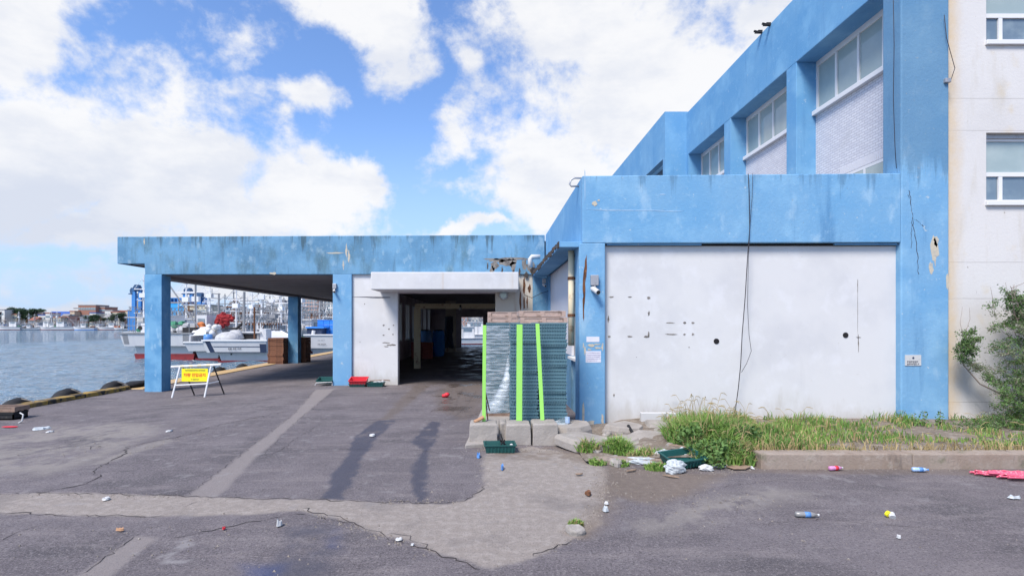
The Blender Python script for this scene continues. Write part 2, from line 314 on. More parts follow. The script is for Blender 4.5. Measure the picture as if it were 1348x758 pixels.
def make_ground():
    xs = np.concatenate([np.arange(-14.7, 11.5, .045), np.geomspace(11.6, 300, 14)])
    ys = np.concatenate([-np.geomspace(60, 3, 8)[:-1], np.arange(3.0, 4.4, .3), np.arange(4.5, 15, .04), np.arange(15, 22, .06), np.arange(22, 55.3, .6)])
    X, Y = np.meshgrid(xs, ys); nx, ny = len(xs), len(ys)
    n1 = fbm(X*1.6, Y*1.6, 4, 1)-.5; n2 = fbm(X*7, Y*7, 3, 2)-.5; n3 = fbm(X*.7, Y*.7, 4, 3)-.5
    Z = -0.25*smooth(-5, -12.5, X)+.025*n3*smooth(3,5,Y)
    w = n1*.22+n2*.10
    def mask(pts, soft=.03, warp=1.0, ex=0): return smooth(soft, -soft, sdf(gpoly(pts), X, Y)+w*warp+ex)
    mx = np.maximum
    conc = mask([(640,598),(700,588),(765,598),(797,616),(800,632),(796,655),(790,690),(770,700),(752,712),(700,735),(648,749),(600,735),(568,726),(540,712),(500,702),(466,687),(395,672),(330,678),(217,680),(88,678),(-40,675),(-40,650),(100,649),(238,653),(330,656),(430,658),(500,660),(588,662),(619,656),(640,638),(634,612)], .05, .62)
    strip = mx(mask([(245,654),(330,589),(388,544),(415,513),(440,512),(395,551),(340,600),(285,655)], .05, .45), mask([(95,762),(177,704),(207,706),(140,762)], .03, .3))
    worn = mask([(-30,580),(60,562),(160,556),(212,560),(205,572),(165,590),(120,608),(60,625),(-30,622)], .35, 2.2)*smooth(-.30,.05,n1+n2*.6)
    worn = mx(worn, mask([(115,612),(165,592),(222,576),(228,580),(160,602),(140,610)], .1, .6)*.8)
    worn = mx(worn, .95*mask([(830,690),(900,660),(1010,640),(1090,650),(1010,668),(930,690),(850,705)], .3, 2.0)*smooth(-.15,.15,n1+n2))
    wet = mask([(500,553),(520,553),(492,580),(478,605),(465,630),(450,656),(424,656),(432,630),(450,605),(465,578),(480,565)], .03, 1.1)*smooth(-.42,-.12,n1+n2*.6)
    wet = mx(wet, mask([(568,554),(541,582),(553,592),(541,626),(549,660),(560,660),(561,619),(565,599),(580,556)], .03, 1.1)*smooth(-.42,-.12,n1+n2*.6))
    blot = mask([(375,693),(440,690),(444,720),(438,765),(330,765),(385,715)], .15, 1.2)*smooth(-.25,.05,n1)
    wet = mx(wet, blot*.8)
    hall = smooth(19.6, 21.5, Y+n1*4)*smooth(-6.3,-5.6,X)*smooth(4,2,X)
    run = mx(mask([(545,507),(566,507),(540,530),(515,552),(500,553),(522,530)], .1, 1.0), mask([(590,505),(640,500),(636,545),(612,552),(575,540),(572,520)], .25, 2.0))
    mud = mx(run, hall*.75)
    dirt = mask([(796,612),(900,622),(960,622),(905,650),(862,662),(815,655),(790,690),(775,705),(760,706),(790,660)], .2, 1.3)
    dirt = mx(dirt, .9*mask([(625,588),(740,586),(790,600),(760,612),(690,604),(640,606)], .25, 1.3)*smooth(-.2,.1,n2+n1))
    dirt = mx(dirt, .6*mask([(960,612),(1360,618),(1360,626),(960,622)], .08, .6))
    spk = smooth(.16,.24,fbm(X*5, Y*5, 3, 6)-.5)*mask([(150,765),(195,700),(280,700),(320,765)], .3, 1.5)
    spk = mx(spk, .8*smooth(.23,.28,fbm(X*6, Y*6, 3, 8)-.5)*smooth(4,9,Y)*.8)
    blue = blot*smooth(.0,.2,fbm(X*2.3,Y*2.3,3,9)-.5)+mask([(320,742),(372,744),(365,766),(320,766)], .15, .8)*.9
    V = np.stack([X, Y, Z], -1).reshape(-1, 3)
    idx = np.arange(nx*ny).reshape(ny, nx)
    q = np.stack([idx[:-1,:-1], idx[:-1,1:], idx[1:,1:], idx[1:,:-1]], -1).reshape(-1, 4)
    # quay wall: skirt on the water side and far side
    e1 = idx[:,0]; e2 = idx[-1,:]; edge = np.concatenate([e1, e2[1:]])
    low = V[edge].copy(); low[:,2] = -3.5; b = len(V); V = np.vstack([V, low]); k = np.arange(len(edge))
    sk = np.stack([edge[:-1], edge[1:], b+k[1:], b+k[:-1]], -1); q = np.vstack([q, sk])
    me = bpy.data.meshes.new('ground'); me.vertices.add(len(V)); me.vertices.foreach_set('co', V.astype(np.float32).ravel())
    me.loops.add(q.size); me.loops.foreach_set('vertex_index', q.astype(np.int32).ravel())
    me.polygons.add(len(q)); me.polygons.foreach_set('loop_start', (np.arange(len(q))*4).astype(np.int32))
    me.update(calc_edges=True); me.validate()
    def attr(name, chans):
        a = me.attributes.new(name, 'FLOAT_COLOR', 'POINT'); A = np.zeros((len(V),4), np.float32)
        for i, c in enumerate(chans): A[:nx*ny, i] = np.asarray(c).ravel()
        a.data.foreach_set('color', A.ravel())
    attr('wear', (conc, strip, worn, spk)); attr('stain', (wet, mud, dirt, blue))
    o = bpy.data.objects.new('ground', me); COL.objects.link(o); tag(o, kind='structure')
    m = bpy.data.materials.new('asphalt'); m.use_nodes = True; t = NT(m.node_tree); bs = m.node_tree.nodes['Principled BSDF']
    tc = t.n('ShaderNodeTexCoord'); vec = tc.outputs['Object']
    a1 = t.n('ShaderNodeAttribute', attribute_name='wear'); a2 = t.n('ShaderNodeAttribute', attribute_name='stain')
    s1 = t.n('ShaderNodeSeparateColor'); t.l(a1.outputs['Color'], s1.inputs[0]); s2 = t.n('ShaderNodeSeparateColor'); t.l(a2.outputs['Color'], s2.inputs[0])
    fine = t.noise(vec, 90, 3, .7); med = t.noise(vec, 9, 6, .65); big = t.noise(vec, .8, 5, .6); strk = t.noise(vec, 1.4, 6, .65, (.5,2.2,1), (3,1,0))
    c = t.mix(t.step(big, .35, .68), (0.123,0.106,0.113), (0.168,0.146,0.153))
    c = t.mix(t.math('MULTIPLY', t.step(t.noise(vec, .45, 6, .65, (1,1.4,1), (8,3,0)), .50, .36), .55), c, (0.064,0.058,0.064)); c = t.mix(t.math('MULTIPLY', t.step(strk, .50, .68), .7), c, (0.219,0.190,0.189))
    c = t.mix(t.math('MULTIPLY', t.step(med, .52, .70), .5), c, (0.227,0.201,0.198))
    c = t.mix(t.math('MULTIPLY', t.step(fine, .54, .70), .5), c, (0.284,0.258,0.259))
    c = t.mix(t.math('MULTIPLY', t.step(fine, .47, .34), .7), c, (0.025,0.023,0.025))
    gr = t.noise(vec, 38, 2, .6); c = t.mix(t.math('MULTIPLY', t.step(gr, .56, .68), .6), c, (0.270,0.245,0.244)); c = t.mix(t.math('MULTIPLY', t.step(gr, .44, .30), .65), c, (0.042,0.036,0.037))
    g2 = t.noise(vec, 17, 3, .6, (1,1,1), (4,4,4)); c = t.mix(t.math('MULTIPLY', t.step(g2, .42, .28), .5), c, (0.057,0.050,0.052))
    k = t.mix(t.step(med, .4, .7), (0.267,0.230,0.204), (0.340,0.299,0.270)); k = t.mix(t.math('MULTIPLY', t.step(fine, .46, .30), .45), k, (0.074,0.066,0.066)); k = t.mix(t.math('MULTIPLY', t.step(big, .5, .7), .5), k, (0.125,0.111,0.111))
    k = t.mix(t.math('MULTIPLY', t.step(gr, .44, .30), .5), k, (0.125,0.108,0.096)); c = t.mix(s1.outputs[0], c, k)
    k2 = t.mix(t.math('MULTIPLY', t.step(fine, .5, .32), .5), (0.244,0.214,0.204), (0.125,0.111,0.108))
    c = t.mix(t.math('MULTIPLY', s1.outputs[1], .85), c, k2)
    c = t.mix(t.math('MULTIPLY', s1.outputs[2], .8), c, t.mix(med, (0.177,0.156,0.144), (0.310,0.281,0.255)))
    c = t.mix(t.math('MULTIPLY', a1.outputs['Alpha'], .7), c, (0.267,0.251,0.251))
    c = t.mix(t.math('MULTIPLY', s2.outputs[2], .75), c, t.mix(med, (0.096,0.071,0.056), (0.244,0.193,0.151)))
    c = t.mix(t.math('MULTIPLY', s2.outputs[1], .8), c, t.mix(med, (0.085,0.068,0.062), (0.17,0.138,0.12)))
    c = t.mix(t.math('MULTIPLY', s2.outputs[0], .85), c, (0.056,0.056,0.077))
    c = t.mix(t.math('MULTIPLY', a2.outputs['Alpha'], .42), c, (0.019,0.056,0.193))
    t.l(c, bs.inputs['Base Color'])
    sx_ = t.n('ShaderNodeSeparateXYZ'); t.l(vec, sx_.inputs[0]); wetr = t.math('MULTIPLY', t.math('MULTIPLY', s2.outputs[1], t.math('ADD', .35, t.math('MULTIPLY', t.step(sx_.outputs[0], -3.2, -1.8), .65))), t.step(t.noise(vec, .9, 4, .6), .45, .60))
    rg = t.math('SUBTRACT', t.math('SUBTRACT', .88, t.math('MULTIPLY', s2.outputs[0], .22)), t.math('MULTIPLY', wetr, .76)); t.l(rg, bs.inputs['Roughness'])
    sock(bs, 'Specular IOR Level', 'Specular').default_value = .35
    bp = t.n('ShaderNodeBump'); bp.inputs['Distance'].default_value = .012
    t.l(t.math('SUBTRACT', .9, t.math('MULTIPLY', wetr, .8)), bp.inputs['Strength'])
    t.l(t.math('ADD', fine, t.math('MULTIPLY', med, 1.2)), bp.inputs['Height']); t.l(bp.outputs[0], bs.inputs['Normal'])
    me.materials.append(m)
    # cracks and open joints in the surfacing
    mb = MB(); rd = random.Random(3)
    def crack(pts, wd=.018):
        P = [Vector(gp(*p)) for p in pts]; Q = []
        for a, b in zip(P[:-1], P[1:]):
            n = max(2, int((b-a).length/.09))
            for i in range(n):
                q = a.lerp(b, i/n); Q.append(q+Vector((rd.uniform(-.045,.045), rd.uniform(-.045,.045), 0)))
        Q.append(P[-1]); vs = []; fs = []
        for i, q in enumerate(Q):
            d = (Q[min(i+1,len(Q)-1)]-Q[max(i-1,0)]); d.z = 0; d = d.normalized(); nrm = Vector((-d.y, d.x, 0))
            h = wd*.45*rd.uniform(.1,1.0)*(1 if 0 < i < len(Q)-1 else .1)
            jx = int(np.clip(np.searchsorted(xs, q.x), 1, nx-1)); jy = int(np.clip(np.searchsorted(ys, q.y), 1, ny-1))
            zz = max(Z[jy,jx], Z[jy-1,jx], Z[jy,jx-1], Z[jy-1,jx-1])+.005
            vs += [(q.x+nrm.x*h, q.y+nrm.y*h, zz), (q.x-nrm.x*h, q.y-nrm.y*h, zz)]
            if i: fs.append((2*i-2, 2*i-1, 2*i+1, 2*i))
        mb.add(vs, fs)
    for pts, wd in [([(34,650),(75,645),(112,636),(134,626),(119,621),(163,597),(167,588),(194,582),(245,573),(272,563),(330,551),(374,542)], .03),
        ([(231,707),(282,697),(330,687),(395,676),(466,690)], .02), ([(395,552),(507,551),(568,553),(633,549)], .014), ([(371,593),(425,591),(541,592),(582,597)], .014),
        ([(354,602),(390,578),(429,554)], .012), ([(-5,650),(100,649),(238,653),(330,656),(430,658),(500,660),(588,662),(619,656),(640,638)], .02),
        ([(-5,675),(88,678),(217,680)], .02), ([(395,668),(466,687),(500,704),(568,726),(636,751)], .022), ([(500,704),(530,702),(560,715),(566,726)], .012),
        ([(245,653),(330,588),(388,544),(415,513)], .012), ([(345,600),(395,551),(440,514)], .012), ([(105,757),(177,704)], .014), ([(70,592),(110,578),(150,570)], .014), ([(120,592),(118,587),(140,588)], .02), ([(0,712),(40,695),(75,686)], .012), ([(245,668),(280,654)], .01),
        ([(566,545),(578,532),(598,520)], .01), ([(590,548),(600,535),(604,520),(612,508)], .01), ([(600,548),(615,532),(626,515)], .01),
        ([(700,735),(752,712)], .02), ([(1000,690),(1080,684),(1170,690),(1250,700)], .008), ([(900,655),(960,640),(1040,630)], .008)]: crack(pts, wd)
    cm = M('crack_shadow_dirt', (.045,.038,.038), .95)
    tag(mb.build('ground_cracks', cm), kind='structure')
    return o
make_ground()
# loose grit gathered along edges (nobody could count it)
gm = MB(); rg = random.Random(61)
def grit(px0,py0,px1,py1,n,spread,s0=.006,s1=.022):
    for _ in range(n):
        t_ = rg.random(); x,y,z = gp(px0+(px1-px0)*t_,py0+(py1-py0)*t_); x += rg.gauss(0,spread); y += rg.gauss(0,spread); q = rg.uniform(s0,s1)*rg.random()**.6
        o = len(gm.v); gm.v += [(x-q,y-q*rg.random(),z-.004),(x+q,y-q*.6,z-.004),(x+q*.4,y+q,z-.004),(x,y,z+.004+q*.7)] ; gm.f += [(o,o+1,o+3),(o+1,o+2,o+3),(o+2,o,o+3)]
for a in [(797,616,796,655,150,.09),(796,655,752,712,150,.08),(752,712,648,749,90,.05),(620,592,740,592,220,.12),(634,612,640,640,90,.08),(800,620,960,620,260,.16),(960,617,1348,619,220,.04),(0,651,330,657,140,.06),(395,672,566,727,120,.06),(160,600,330,552,70,.08),(820,650,960,660,160,.4),(500,660,600,660,60,.05),(900,690,1300,700,130,.9),(100,700,500,740,130,.7),(60,600,240,570,140,.6)]: grit(*a)
MAT['grit'] = M('grit', (.24,.21,.185), .95, [((.10,.085,.075),40,.45,.55,.8),((.42,.39,.36),60,.58,.64,.8)])
tag(gm.build('loose_grit','grit'),kind='stuff')
# water
wx = np.concatenate([-np.geomspace(3000, 76, 16)[:-1], np.arange(-76, -14.4, .36), np.geomspace(14, 3000, 12)]); wy = np.concatenate([[-600,-100,0], np.arange(8, 62, .26), np.arange(62, 140, .5), np.geomspace(141, 4000, 14)])
WX, WY = np.meshgrid(wx, wy); fade = smooth(-90,-70,WX)*smooth(0,8,WY)*smooth(300,120,WY)
WZ = WATER+fade*(.34*(fbm(WX*.30+WY*.05,WY*.55,3,2)-.5)+.22*(fbm(WX*.8,WY*1.1,3,4)-.5)); w = MB(); nn = len(wx)
w.v = [(a,b,c) for a,b,c in zip(WX.ravel(),WY.ravel(),WZ.ravel())]; w.f = [(j*nn+i,j*nn+i+1,(j+1)*nn+i+1,(j+1)*nn+i) for j in range(len(wy)-1) for i in range(nn-1)]
def _water(t, vec, c, bs):
    a = t.noise(vec, .45, 5, .6, (.6,1.5,1)); b = t.noise(vec, 1.6, 4, .65, (.6,1.6,1), (5,2,0)); d = t.noise(vec, .09, 3, .5)
    bp = t.n('ShaderNodeBump'); bp.inputs['Strength'].default_value = 1.0; bp.inputs['Distance'].default_value = .9
    t.l(t.math('ADD', t.math('ADD', a, t.math('MULTIPLY', b, .55)), t.math('MULTIPLY', d, .6)), bp.inputs['Height']); t.l(bp.outputs[0], bs.inputs['Normal'])
    return c
MAT['water'] = M('harbour_water', (.085,.15,.21), .06, extra=_water, spec=.6)
tag(w.build('water', 'water', sm=True), kind='structure')
# quay edge
q = MB(); q.box(-14.78, -14.36, -40, 21.2, -.6, -.11); tag(q.build('quay_kerb', 'kerbstripe', bevel=.03), kind='structure')
q = MB(); q.box(-14.78, -13.85, 21.2, 55, -.6, -.215); tag(q.build('quay_edge_strip', 'quayyellow', bevel=.02), kind='structure')
vx = np.concatenate([np.arange(1.62, 5.2, .12), np.arange(5.4, 40, .6)]); vy = np.concatenate([np.arange(9.04, 12.46, .12), [12.47]])
VX, VY = np.meshgrid(vx, vy); VZ = (.17+.06*(fbm(VX*2,VY*2,4,5)-.5))*smooth(2.2,3.9,VX+.4*(fbm(VX*1.2,VY*1.2,3,7)-.5)) + (.03+.14*(fbm(VX*3,VY*3,4,6)-.5))*smooth(4.2,3.0,VX)
VZ = np.where((VY < 9.1), np.minimum(VZ,.12), VZ); q = MB(); nn = len(vx)
q.v = [(a,b,c) for a,b,c in zip(VX.ravel(),VY.ravel(),VZ.ravel())]; q.f = [(j*nn+i,j*nn+i+1,(j+1)*nn+i+1,(j+1)*nn+i) for j in range(len(vy)-1) for i in range(nn-1)]
tag(q.build('verge_soil', 'soil'), kind='structure')
q = MB(); 
for i in range(11): q.box(4.45+i*2.5, 6.946+i*2.5, 8.75+random.uniform(-.004,.004), 9.05, -.2, .25+random.uniform(-.003,.003))
MAT['kerb'] = M('kerb_concrete', (.30,.245,.205), .9, [((.24,.18,.14),1.5,.42,.66,.8,(1,1,.5)), ((.36,.31,.27),5,.55,.7,.6), ((.10,.12,.06),3,.55,.72,.6), ((.12,.10,.09),6,.55,.7,.6,(1,1,.3))], (24,.6,.02))
tag(q.build('kerb', 'kerb', bevel=.02), kind='structure')
q = MB(); q.box(1.78, 4.42, 9.02, 9.22, -.2, .10); tag(q.build('low_kerb', 'kerb', bevel=.03), kind='structure')
q = MB(); q.prism(gpoly([(640,529),(700,529),(740,560),(738,580),(612,590)]), -.05, .07); tag(q.build('stack_base_slab', 'concrete', bevel=.02), kind='structure')
# far shore land
q = MB(); q.box(-900, 900, 327, 900, -4, -.7); q.box(-90, 200, 214, 318, -4, -.7); q.box(-62, 120, 150, 214, -4, -.75) ; tag(q.build('far_shore', 'concrete'), kind='structure')
# ---------------------------------------------------------------- market hall on the left
HF = 20.5
MAT['clearpane'] = M('dusty_clear_glass', (.5,.52,.5), .1, alpha=.25)
hall = empty('market_hall', (-6, HF, 0), 'long low blue market hall with open quay colonnade and dark drive-through doorway', 'market hall')
p = MB(); p.prism([(-14.4,4.68),(-13.35,4.68),(-13.33,4.27),(2.08,4.27),(2.08,5.79),(-14.4,5.72)], HF, HF+.3, 'y'); p.build('fascia', 'blue_old', hall, bevel=.02)
p = MB(); p.box(-14.4, 1.5, HF+.3, 52, 4.69, 5.6); p.box(-13.34, 1.5, HF+.3, 52, 4.24, 4.69); p.box(4.5,14,HF+.3,52,4.24,5.6)
for y0,y1 in ((HF+.3,25),(29,33),(37,41),(45,52)): p.box(1.5,4.5,y0,y1,4.24,5.6)  # slab pieces leave openings for the added, unseen roof panes
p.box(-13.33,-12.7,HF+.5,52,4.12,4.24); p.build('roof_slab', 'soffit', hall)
p = MB(); p.box(-14.43,-14.1,HF+.3,52,4.69,5.72); p.build('side_fascia', 'blue_old', hall)
for y0 in (HF, 35.0, 49.4):
    p = MB(); p.box(-13.35, -12.69, y0+.003, y0+.6, -.5, 4.28 if y0 == HF else 4.122); c = p.build('column', 'blue_tile', hall, bevel=.015)
p = MB(); p.box(-6.09, -5.36, HF-.004, HF+.7, -.3, 4.275); p.build('column', 'blue', hall, bevel=.015)
p = MB(); p.box(-5.36, -3.6, HF+.1, HF+.45, -.3, 4.275); p.build('white_wall', 'white', hall, bevel=.01)
p = MB(); p.box(-3.6, .18, HF+.12, HF+.45, 3.55, 4.24); p.build('lintel', 'hall', hall)
p = MB(); p.box(.18, 1.62, HF+.08, HF+.45, -.3, 4.26); p.build('stained_wall', 'cream', hall)
p = MB(); p.box(1.62, 2.2, HF-.02, HF+.45, -.3, 4.262); p.build('column', 'blue_old', hall)
cn = MB(); cn.box(-4.29, 1.0, 19.0, HF+.1, 3.59, 4.22); cn.build('canopy', 'white', hall, bevel=.03)
# interior
p = MB(); p.box(-6.09,-5.8,HF+.7,52,-.3,1.2); p.box(-6.09,-5.8,HF+.7,52,3.7,4.24); ye = HF+.7
for k in range(9): y0 = 23+k*3.2; p.box(-6.09,-5.8,ye,y0,1.2,3.7); ye = y0+1.8
p.box(-6.09,-5.8,ye,52,1.2,3.7); p.build('inner_wall', 'hall', hall)
p = MB(); p.box(-5.8, -2.85, 51.5, 52, -.3, 4.24); p.box(-.75, 14, 51.5, 52, -.3, 4.24); p.box(-2.85, -.75, 51.5, 52, 2.95, 4.24); p.build('end_wall', 'hall', hall)
p = MB(); p.box(5.2, 5.5, HF+.45, 51.5, -.3, 4.24); p.build('inner_wall', 'hall', hall)
p = MB(); p.box(-4.0, 0.6, 28, 28.25, 3.15, 3.42); p.box(-4.05,-3.72,28,28.25,0,3.149); p.build('cream_beam', 'wire_yellow', hall)
p = MB(); p.box(-3.75, -2.9, 44, 44.5, 0, 4.24); p.build('inner_pier', MAT['cream'], hall)
for k in range(9):
    fr = MB(); y0 = 23+k*3.2
    fr.box(-6.0,-5.74,y0,y0+.1,1.3,3.6); fr.box(-6.0,-5.74,y0+.85,y0+.95,1.3,3.6); fr.box(-6.0,-5.74,y0+1.7,y0+1.8,1.3,3.6); fr.box(-6.0,-5.73,y0,y0+1.8,1.2,1.3); fr.box(-6.0,-5.73,y0,y0+1.8,3.6,3.7)
    f = fr.build('hall_window', 'frame', hall); g = MB(); g.box(-5.9,-5.89,y0+.1,y0+.85,1.3,3.6); g.build('pane', 'clearpane', f); g = MB(); g.box(-5.9,-5.89,y0+.95,y0+1.7,1.3,3.6); g.build('pane', 'clearpane', f)
for y0 in (25,33,41): g = MB(); g.box(1.5,4.5,y0,y0+4,5.5,5.53); g.build('added_rooflight','clearpane',hall)  # roof panes added out of view to let daylight brighten the hall
# peeled and stained patches on the fascia
def flakes(name, parent, mat, y, spots, th=.004):
    for i, (px, py, rx, ry) in enumerate(spots):
        m = MB(); x, _, z = at(px, py, y); m.prism(patch_poly(x, z, rx*y/F, ry*y/F, 14, .4, i*3+len(name)+int(px)), y-th, y+.004, 'y')
        m.build(name, mat, parent)
flakes('peeled_patch', hall, 'peel', HF, [(651,350,5,6),(656,343,9,2.5),(668,346,9,5),(676,348,4,9),(690,349,3,7),(699,352,5,8),(672,341,26,1.6),(648,355,3,4)])
flakes('pale_scuff', hall, MAT['pale_peel'], HF, [(456,330,1.2,9),(459,338,1.5,7),(440,333,12,.8),(452,349,1.0,6),(360,360,5,1.5),(190,318,1,4),(443,507,3,2),(455,508,6,3)], .003)
flakes('crack', hall, 'ink', HF+.1, [(487,391,22,.5),(500,392,14,.4)], .003)
flakes('paint_scar', hall, 'peel', HF+.1, [(505,428,1.2,1),(512,433,1,1.2),(518,428,1,1),(505,441,1.4,1),(517,440,1,1),(508,451,6,.7),(515,454,5,1.2),(508,456,3,.8),(480,400,.8,.6),(474,450,.6,.8)], .003)
flakes('rust_streak', hall, 'rust', HF+.08, [(690,375,1.6,12),(677,372,1.2,9),(702,366,1.4,7),(690,400,1,10)], .003)
flakes('grime_patch', hall, 'grime', HF, [(702,357,5,5),(693,362,3,4),(684,357,1.2,5),(661,357,1.0,5),(676,358,1.2,4),(642,350,1,4)], .006)
flakes('rust_streak', hall, 'rust', HF+.08, [(685,395,1.2,14),(697,380,2,6),(694,398,.9,9)], .005)
wl = empty('bulkhead_lamp', (.49, 20.5, 3.5), 'round grey lamp under the white canopy right of the dark doorway', 'lamp')
m = MB(); m.tube([(.49,20.58,3.47),(.49,20.40,3.47)], .17, 16); m.build('housing', 'steel', wl, bevel=.01)
m = MB(); m.tube([(.49,20.40,3.47),(.49,20.37,3.47)], .12, 16); m.build('glass_cover', 'glass', wl)
hb = empty('hanging_bulb', at(606,404,27.9), 'small white bulb hanging from the cream beam inside the hall', 'lamp')
x,y,z = at(606,404,27.9); m = MB(); m.tube([(x,y,z+.1),(x,y,z-.02)], .05, 8); m.build('lamp_socket','black',hb); m = MB(); m.blob((x,y,z-.1),(.09,.09,.1),10,0); m.build('bulb','whiteplastic',hb,sm=True)
# things in the hall
def crate_box(m, x0,x1,y0,y1,z0,z1, th=.03):
    m.box(x0,x1,y0,y1,z0,z0+th); m.box(x0,x1,y0,y0+th,z0,z1); m.box(x0,x1,y1-th,y1,z0,z1); m.box(x0,x0+th,y0,y1,z0,z1); m.box(x1-th,x1,y0,y1,z0,z1)
    m.box(x0-.02,x1+.02,y0-.02,y0,z1-.05,z1); m.box(x0-.02,x0,y0,y1,z1-.05,z1); m.box(x1,x1+.02,y0,y1,z1-.05,z1)
for k in range(8):
    m = MB(); i, j = k % 2, k//2; x0 = -5.3+i*.7; crate_box(m, x0, x0+.66, 35.4, 36.2, j*.275, j*.275+.27)
    tag(m.build('fish_box', MAT['redbox'] if 'redbox' in MAT else MAT.setdefault('redbox', M('faded_red_box', (.45,.13,.11), .6, [((.3,.1,.09),5,.5,.7,.6)])), None, (x0+.33,35.8,j*.275)),
        'faded red fish box in the hall, %s layer up, %s of the pair' % (ORD[j], ('left','right')[i]), 'box', 'red fish boxes stacked in the hall')
for k, (x, y, c) in enumerate([(-4.6,37.6,'blueplastic'),(-3.8,38.6,'bluetarp'),(-4.9,39.6,'navy')]):
    b = empty('blue_barrel', (x,y,0), ['bright blue barrel directly behind the red boxes in the hall','lighter blue barrel right of the other barrels in the hall','dark navy barrel at the back left in the hall'][k], 'barrel', 'barrels in the hall')
    m = MB(); m.loft([[(x+r*math.cos(a*math.pi/8), y+r*math.sin(a*math.pi/8), z) for a in range(16)] for z, r in ((0,.36),(.1,.42),(.5,.45),(1.3,.45),(1.75,.42),(1.85,.36))]); m.build('body', c, b, sm=True)
    m = MB(); m.tube([(x,y,1.85),(x,y,1.92)], .30, 14); m.build('lid', 'black', b)
m = MB(); rd = random.Random(4)
for k in range(7): m.tube([(-3.2+rd.uniform(-.25,.25),41,2.9),(-3.2+rd.uniform(-.3,.3),41+rd.uniform(-.1,.1),1.8),(-3.2+rd.uniform(-.35,.35),41,.5)], .14, 6)
tag(m.build('oilskin_bundle','navy',None,(-3.2,41,0)), 'dark blue oilskins hanging in a bundle before the end wall', 'oilskins')
# ---------------------------------------------------------------- blue office building on the right
BF = 12.3
off = empty('harbour_office', (6, BF, 0), 'tall blue concrete harbour building with white infill panel, recessed upper windows and low front block', 'building')
p = MB(); p.prism([(2.12,4.24),(9.49,4.26),(9.49,5.86),(2.12,5.80)], BF, BF+.28, 'y'); p.build('front_parapet', 'blue', off, bevel=.02)
p = MB(); p.box(2.05, 2.65, BF+.004, BF+.6, -.3, 4.245); p.build('pillar', 'blue', off, bevel=.02)
p = MB(); p.box(2.65, 9.49, BF+.16, BF+.5, -.2, 4.2); p.build('infill_panel', 'white', off)
p = MB(); p.box(2.65, 9.49, BF+.12, BF+.28, 4.205, 4.25); p.build('shadow_gap', 'dark', off)
p = MB(); p.box(2.7, 4.9, BF+.06, BF+.13, 4.205, 4.243); p.build('blue_trim', 'blue_upper', off); p = MB(); p.box(8.0, 9.45, BF+.06, BF+.13, 4.215, 4.246); p.build('blue_trim', 'blue_upper', off)
p = MB(); p.box(9.49, 10.6, BF-.003, BF+.58, -.3, 17); p.build('corner_column', 'blue', off, bevel=.03)
p = MB(); p.box(2.12, 2.4, BF+.28, HF, 4.24, 5.80); p.build('side_parapet', 'blue_upper', off, bevel=.015)
p = MB(); p.box(2.4, 9.6, BF+.28, HF, 4.3, 5.0); p.build('block_roof', 'concrete', off)
# eave along the side
p = MB(); p.box(1.60, 2.12, BF+.06, 20.4, 4.16, 4.29); p.build('eave', 'blue_upper', off, bevel=.01)
for i in range(16):
    p = MB(); p.box(1.575, 1.603, BF+.1+i*.5, BF+.1+i*.5+random.uniform(.2,.48), 4.2+random.uniform(-.05,.02), 4.31+random.uniform(-.02,.05))
    p.build('rusty_drip_edge', 'grime', off)
p = MB(); p.box(2.26, 2.6, 12.9, 13.3, -.2, 4.2); p.box(2.26,2.6,13.3,14.7,-.2,1.42); p.box(2.26,2.6,13.3,14.7,3.6,4.2); p.build('side_wall', 'blue_old', off)
p = MB(); p.box(2.24, 2.6, 14.7, 19.9, 1.5, 4.2); p.build('side_panel', 'white_right', off); p = MB(); p.box(2.245, 2.6, 14.7, 19.9, -.2, 1.5); p.build('side_dado', 'blue_old', off)
p = MB(); p.box(2.2,2.6,19.9,20.48,-.2,4.2); p.build('side_post','blue',off)
w = MB(); w.box(2.3,2.36,13.3,13.38,1.48,3.6); w.box(2.3,2.36,13.95,14.03,1.48,3.6); w.box(2.3,2.36,14.62,14.7,1.48,3.6); w.box(2.3,2.36,13.38,14.62,3.52,3.6)
w = w.build('side_window','steel',off); g = MB(); g.box(2.33,2.35,13.38,14.62,1.48,3.52); g.build('pane','glass_dark',w); s = MB(); s.box(2.14,2.4,13.2,14.8,1.42,1.48); s.build('sill','frame',w)
# upper storey
XO, XG = 9.65, 10.3
p = MB(); p.box(XO, 11.5, BF+.58, 25.98, 10.63, 12.72); p.build('roof_beam', 'blue_upper', off, bevel=.02)
p = MB(); p.box(XO, 12, 25.98, 26.2, 4.9, 12.72); p.build('return_wall', 'blue_upper', off)
for y0, y1 in ((16.8,17.36),(21.4,22.0)):
    p = MB(); p.box(XO+.003, XG+.2, y0, y1, 4.9, 10.632); p.build('pier', 'blue_upper', off, bevel=.012)
p = MB(); p.box(XO+.28, XG+.2, BF+.58, 12.97, 4.9, 10.632); p.build('pier', 'blue_upper', off)
for y0, y1 in ((12.97,16.8),(17.36,21.4),(22.0,25.98)):
    p = MB(); p.box(XG-.03, XG+.2, y0, y1, 4.9, 8.92); p.build('brick_panel', 'brick', off)
    w = MB(); z0, z1 = 9.1, 10.52; n = 4; dy = (y1-y0)/n
    for k in range(n+1): yy = min(max(y0+k*dy, y0+.04), y1-.04); w.box(XG-.02, XG+.06, yy-.04, yy+.04, z0, z1)
    w.box(XG-.018, XG+.06, y0, y1, z0-.05, z0+.05); w.box(XG-.018, XG+.06, y0, y1, z1-.05, 10.63)
    w = w.build('window', 'frame', off)
    for k in range(n): g = MB(); g.box(XG+.02, XG+.04, y0+k*dy+.04, y0+(k+1)*dy-.04, z0+.05, z1-.05); g.build('pane', 'glass', w)
    s = MB(); s.box(XG-.16, XG+.1, y0, y1, 8.921, 9.06); s.build('sill', 'frame', w, bevel=.01)
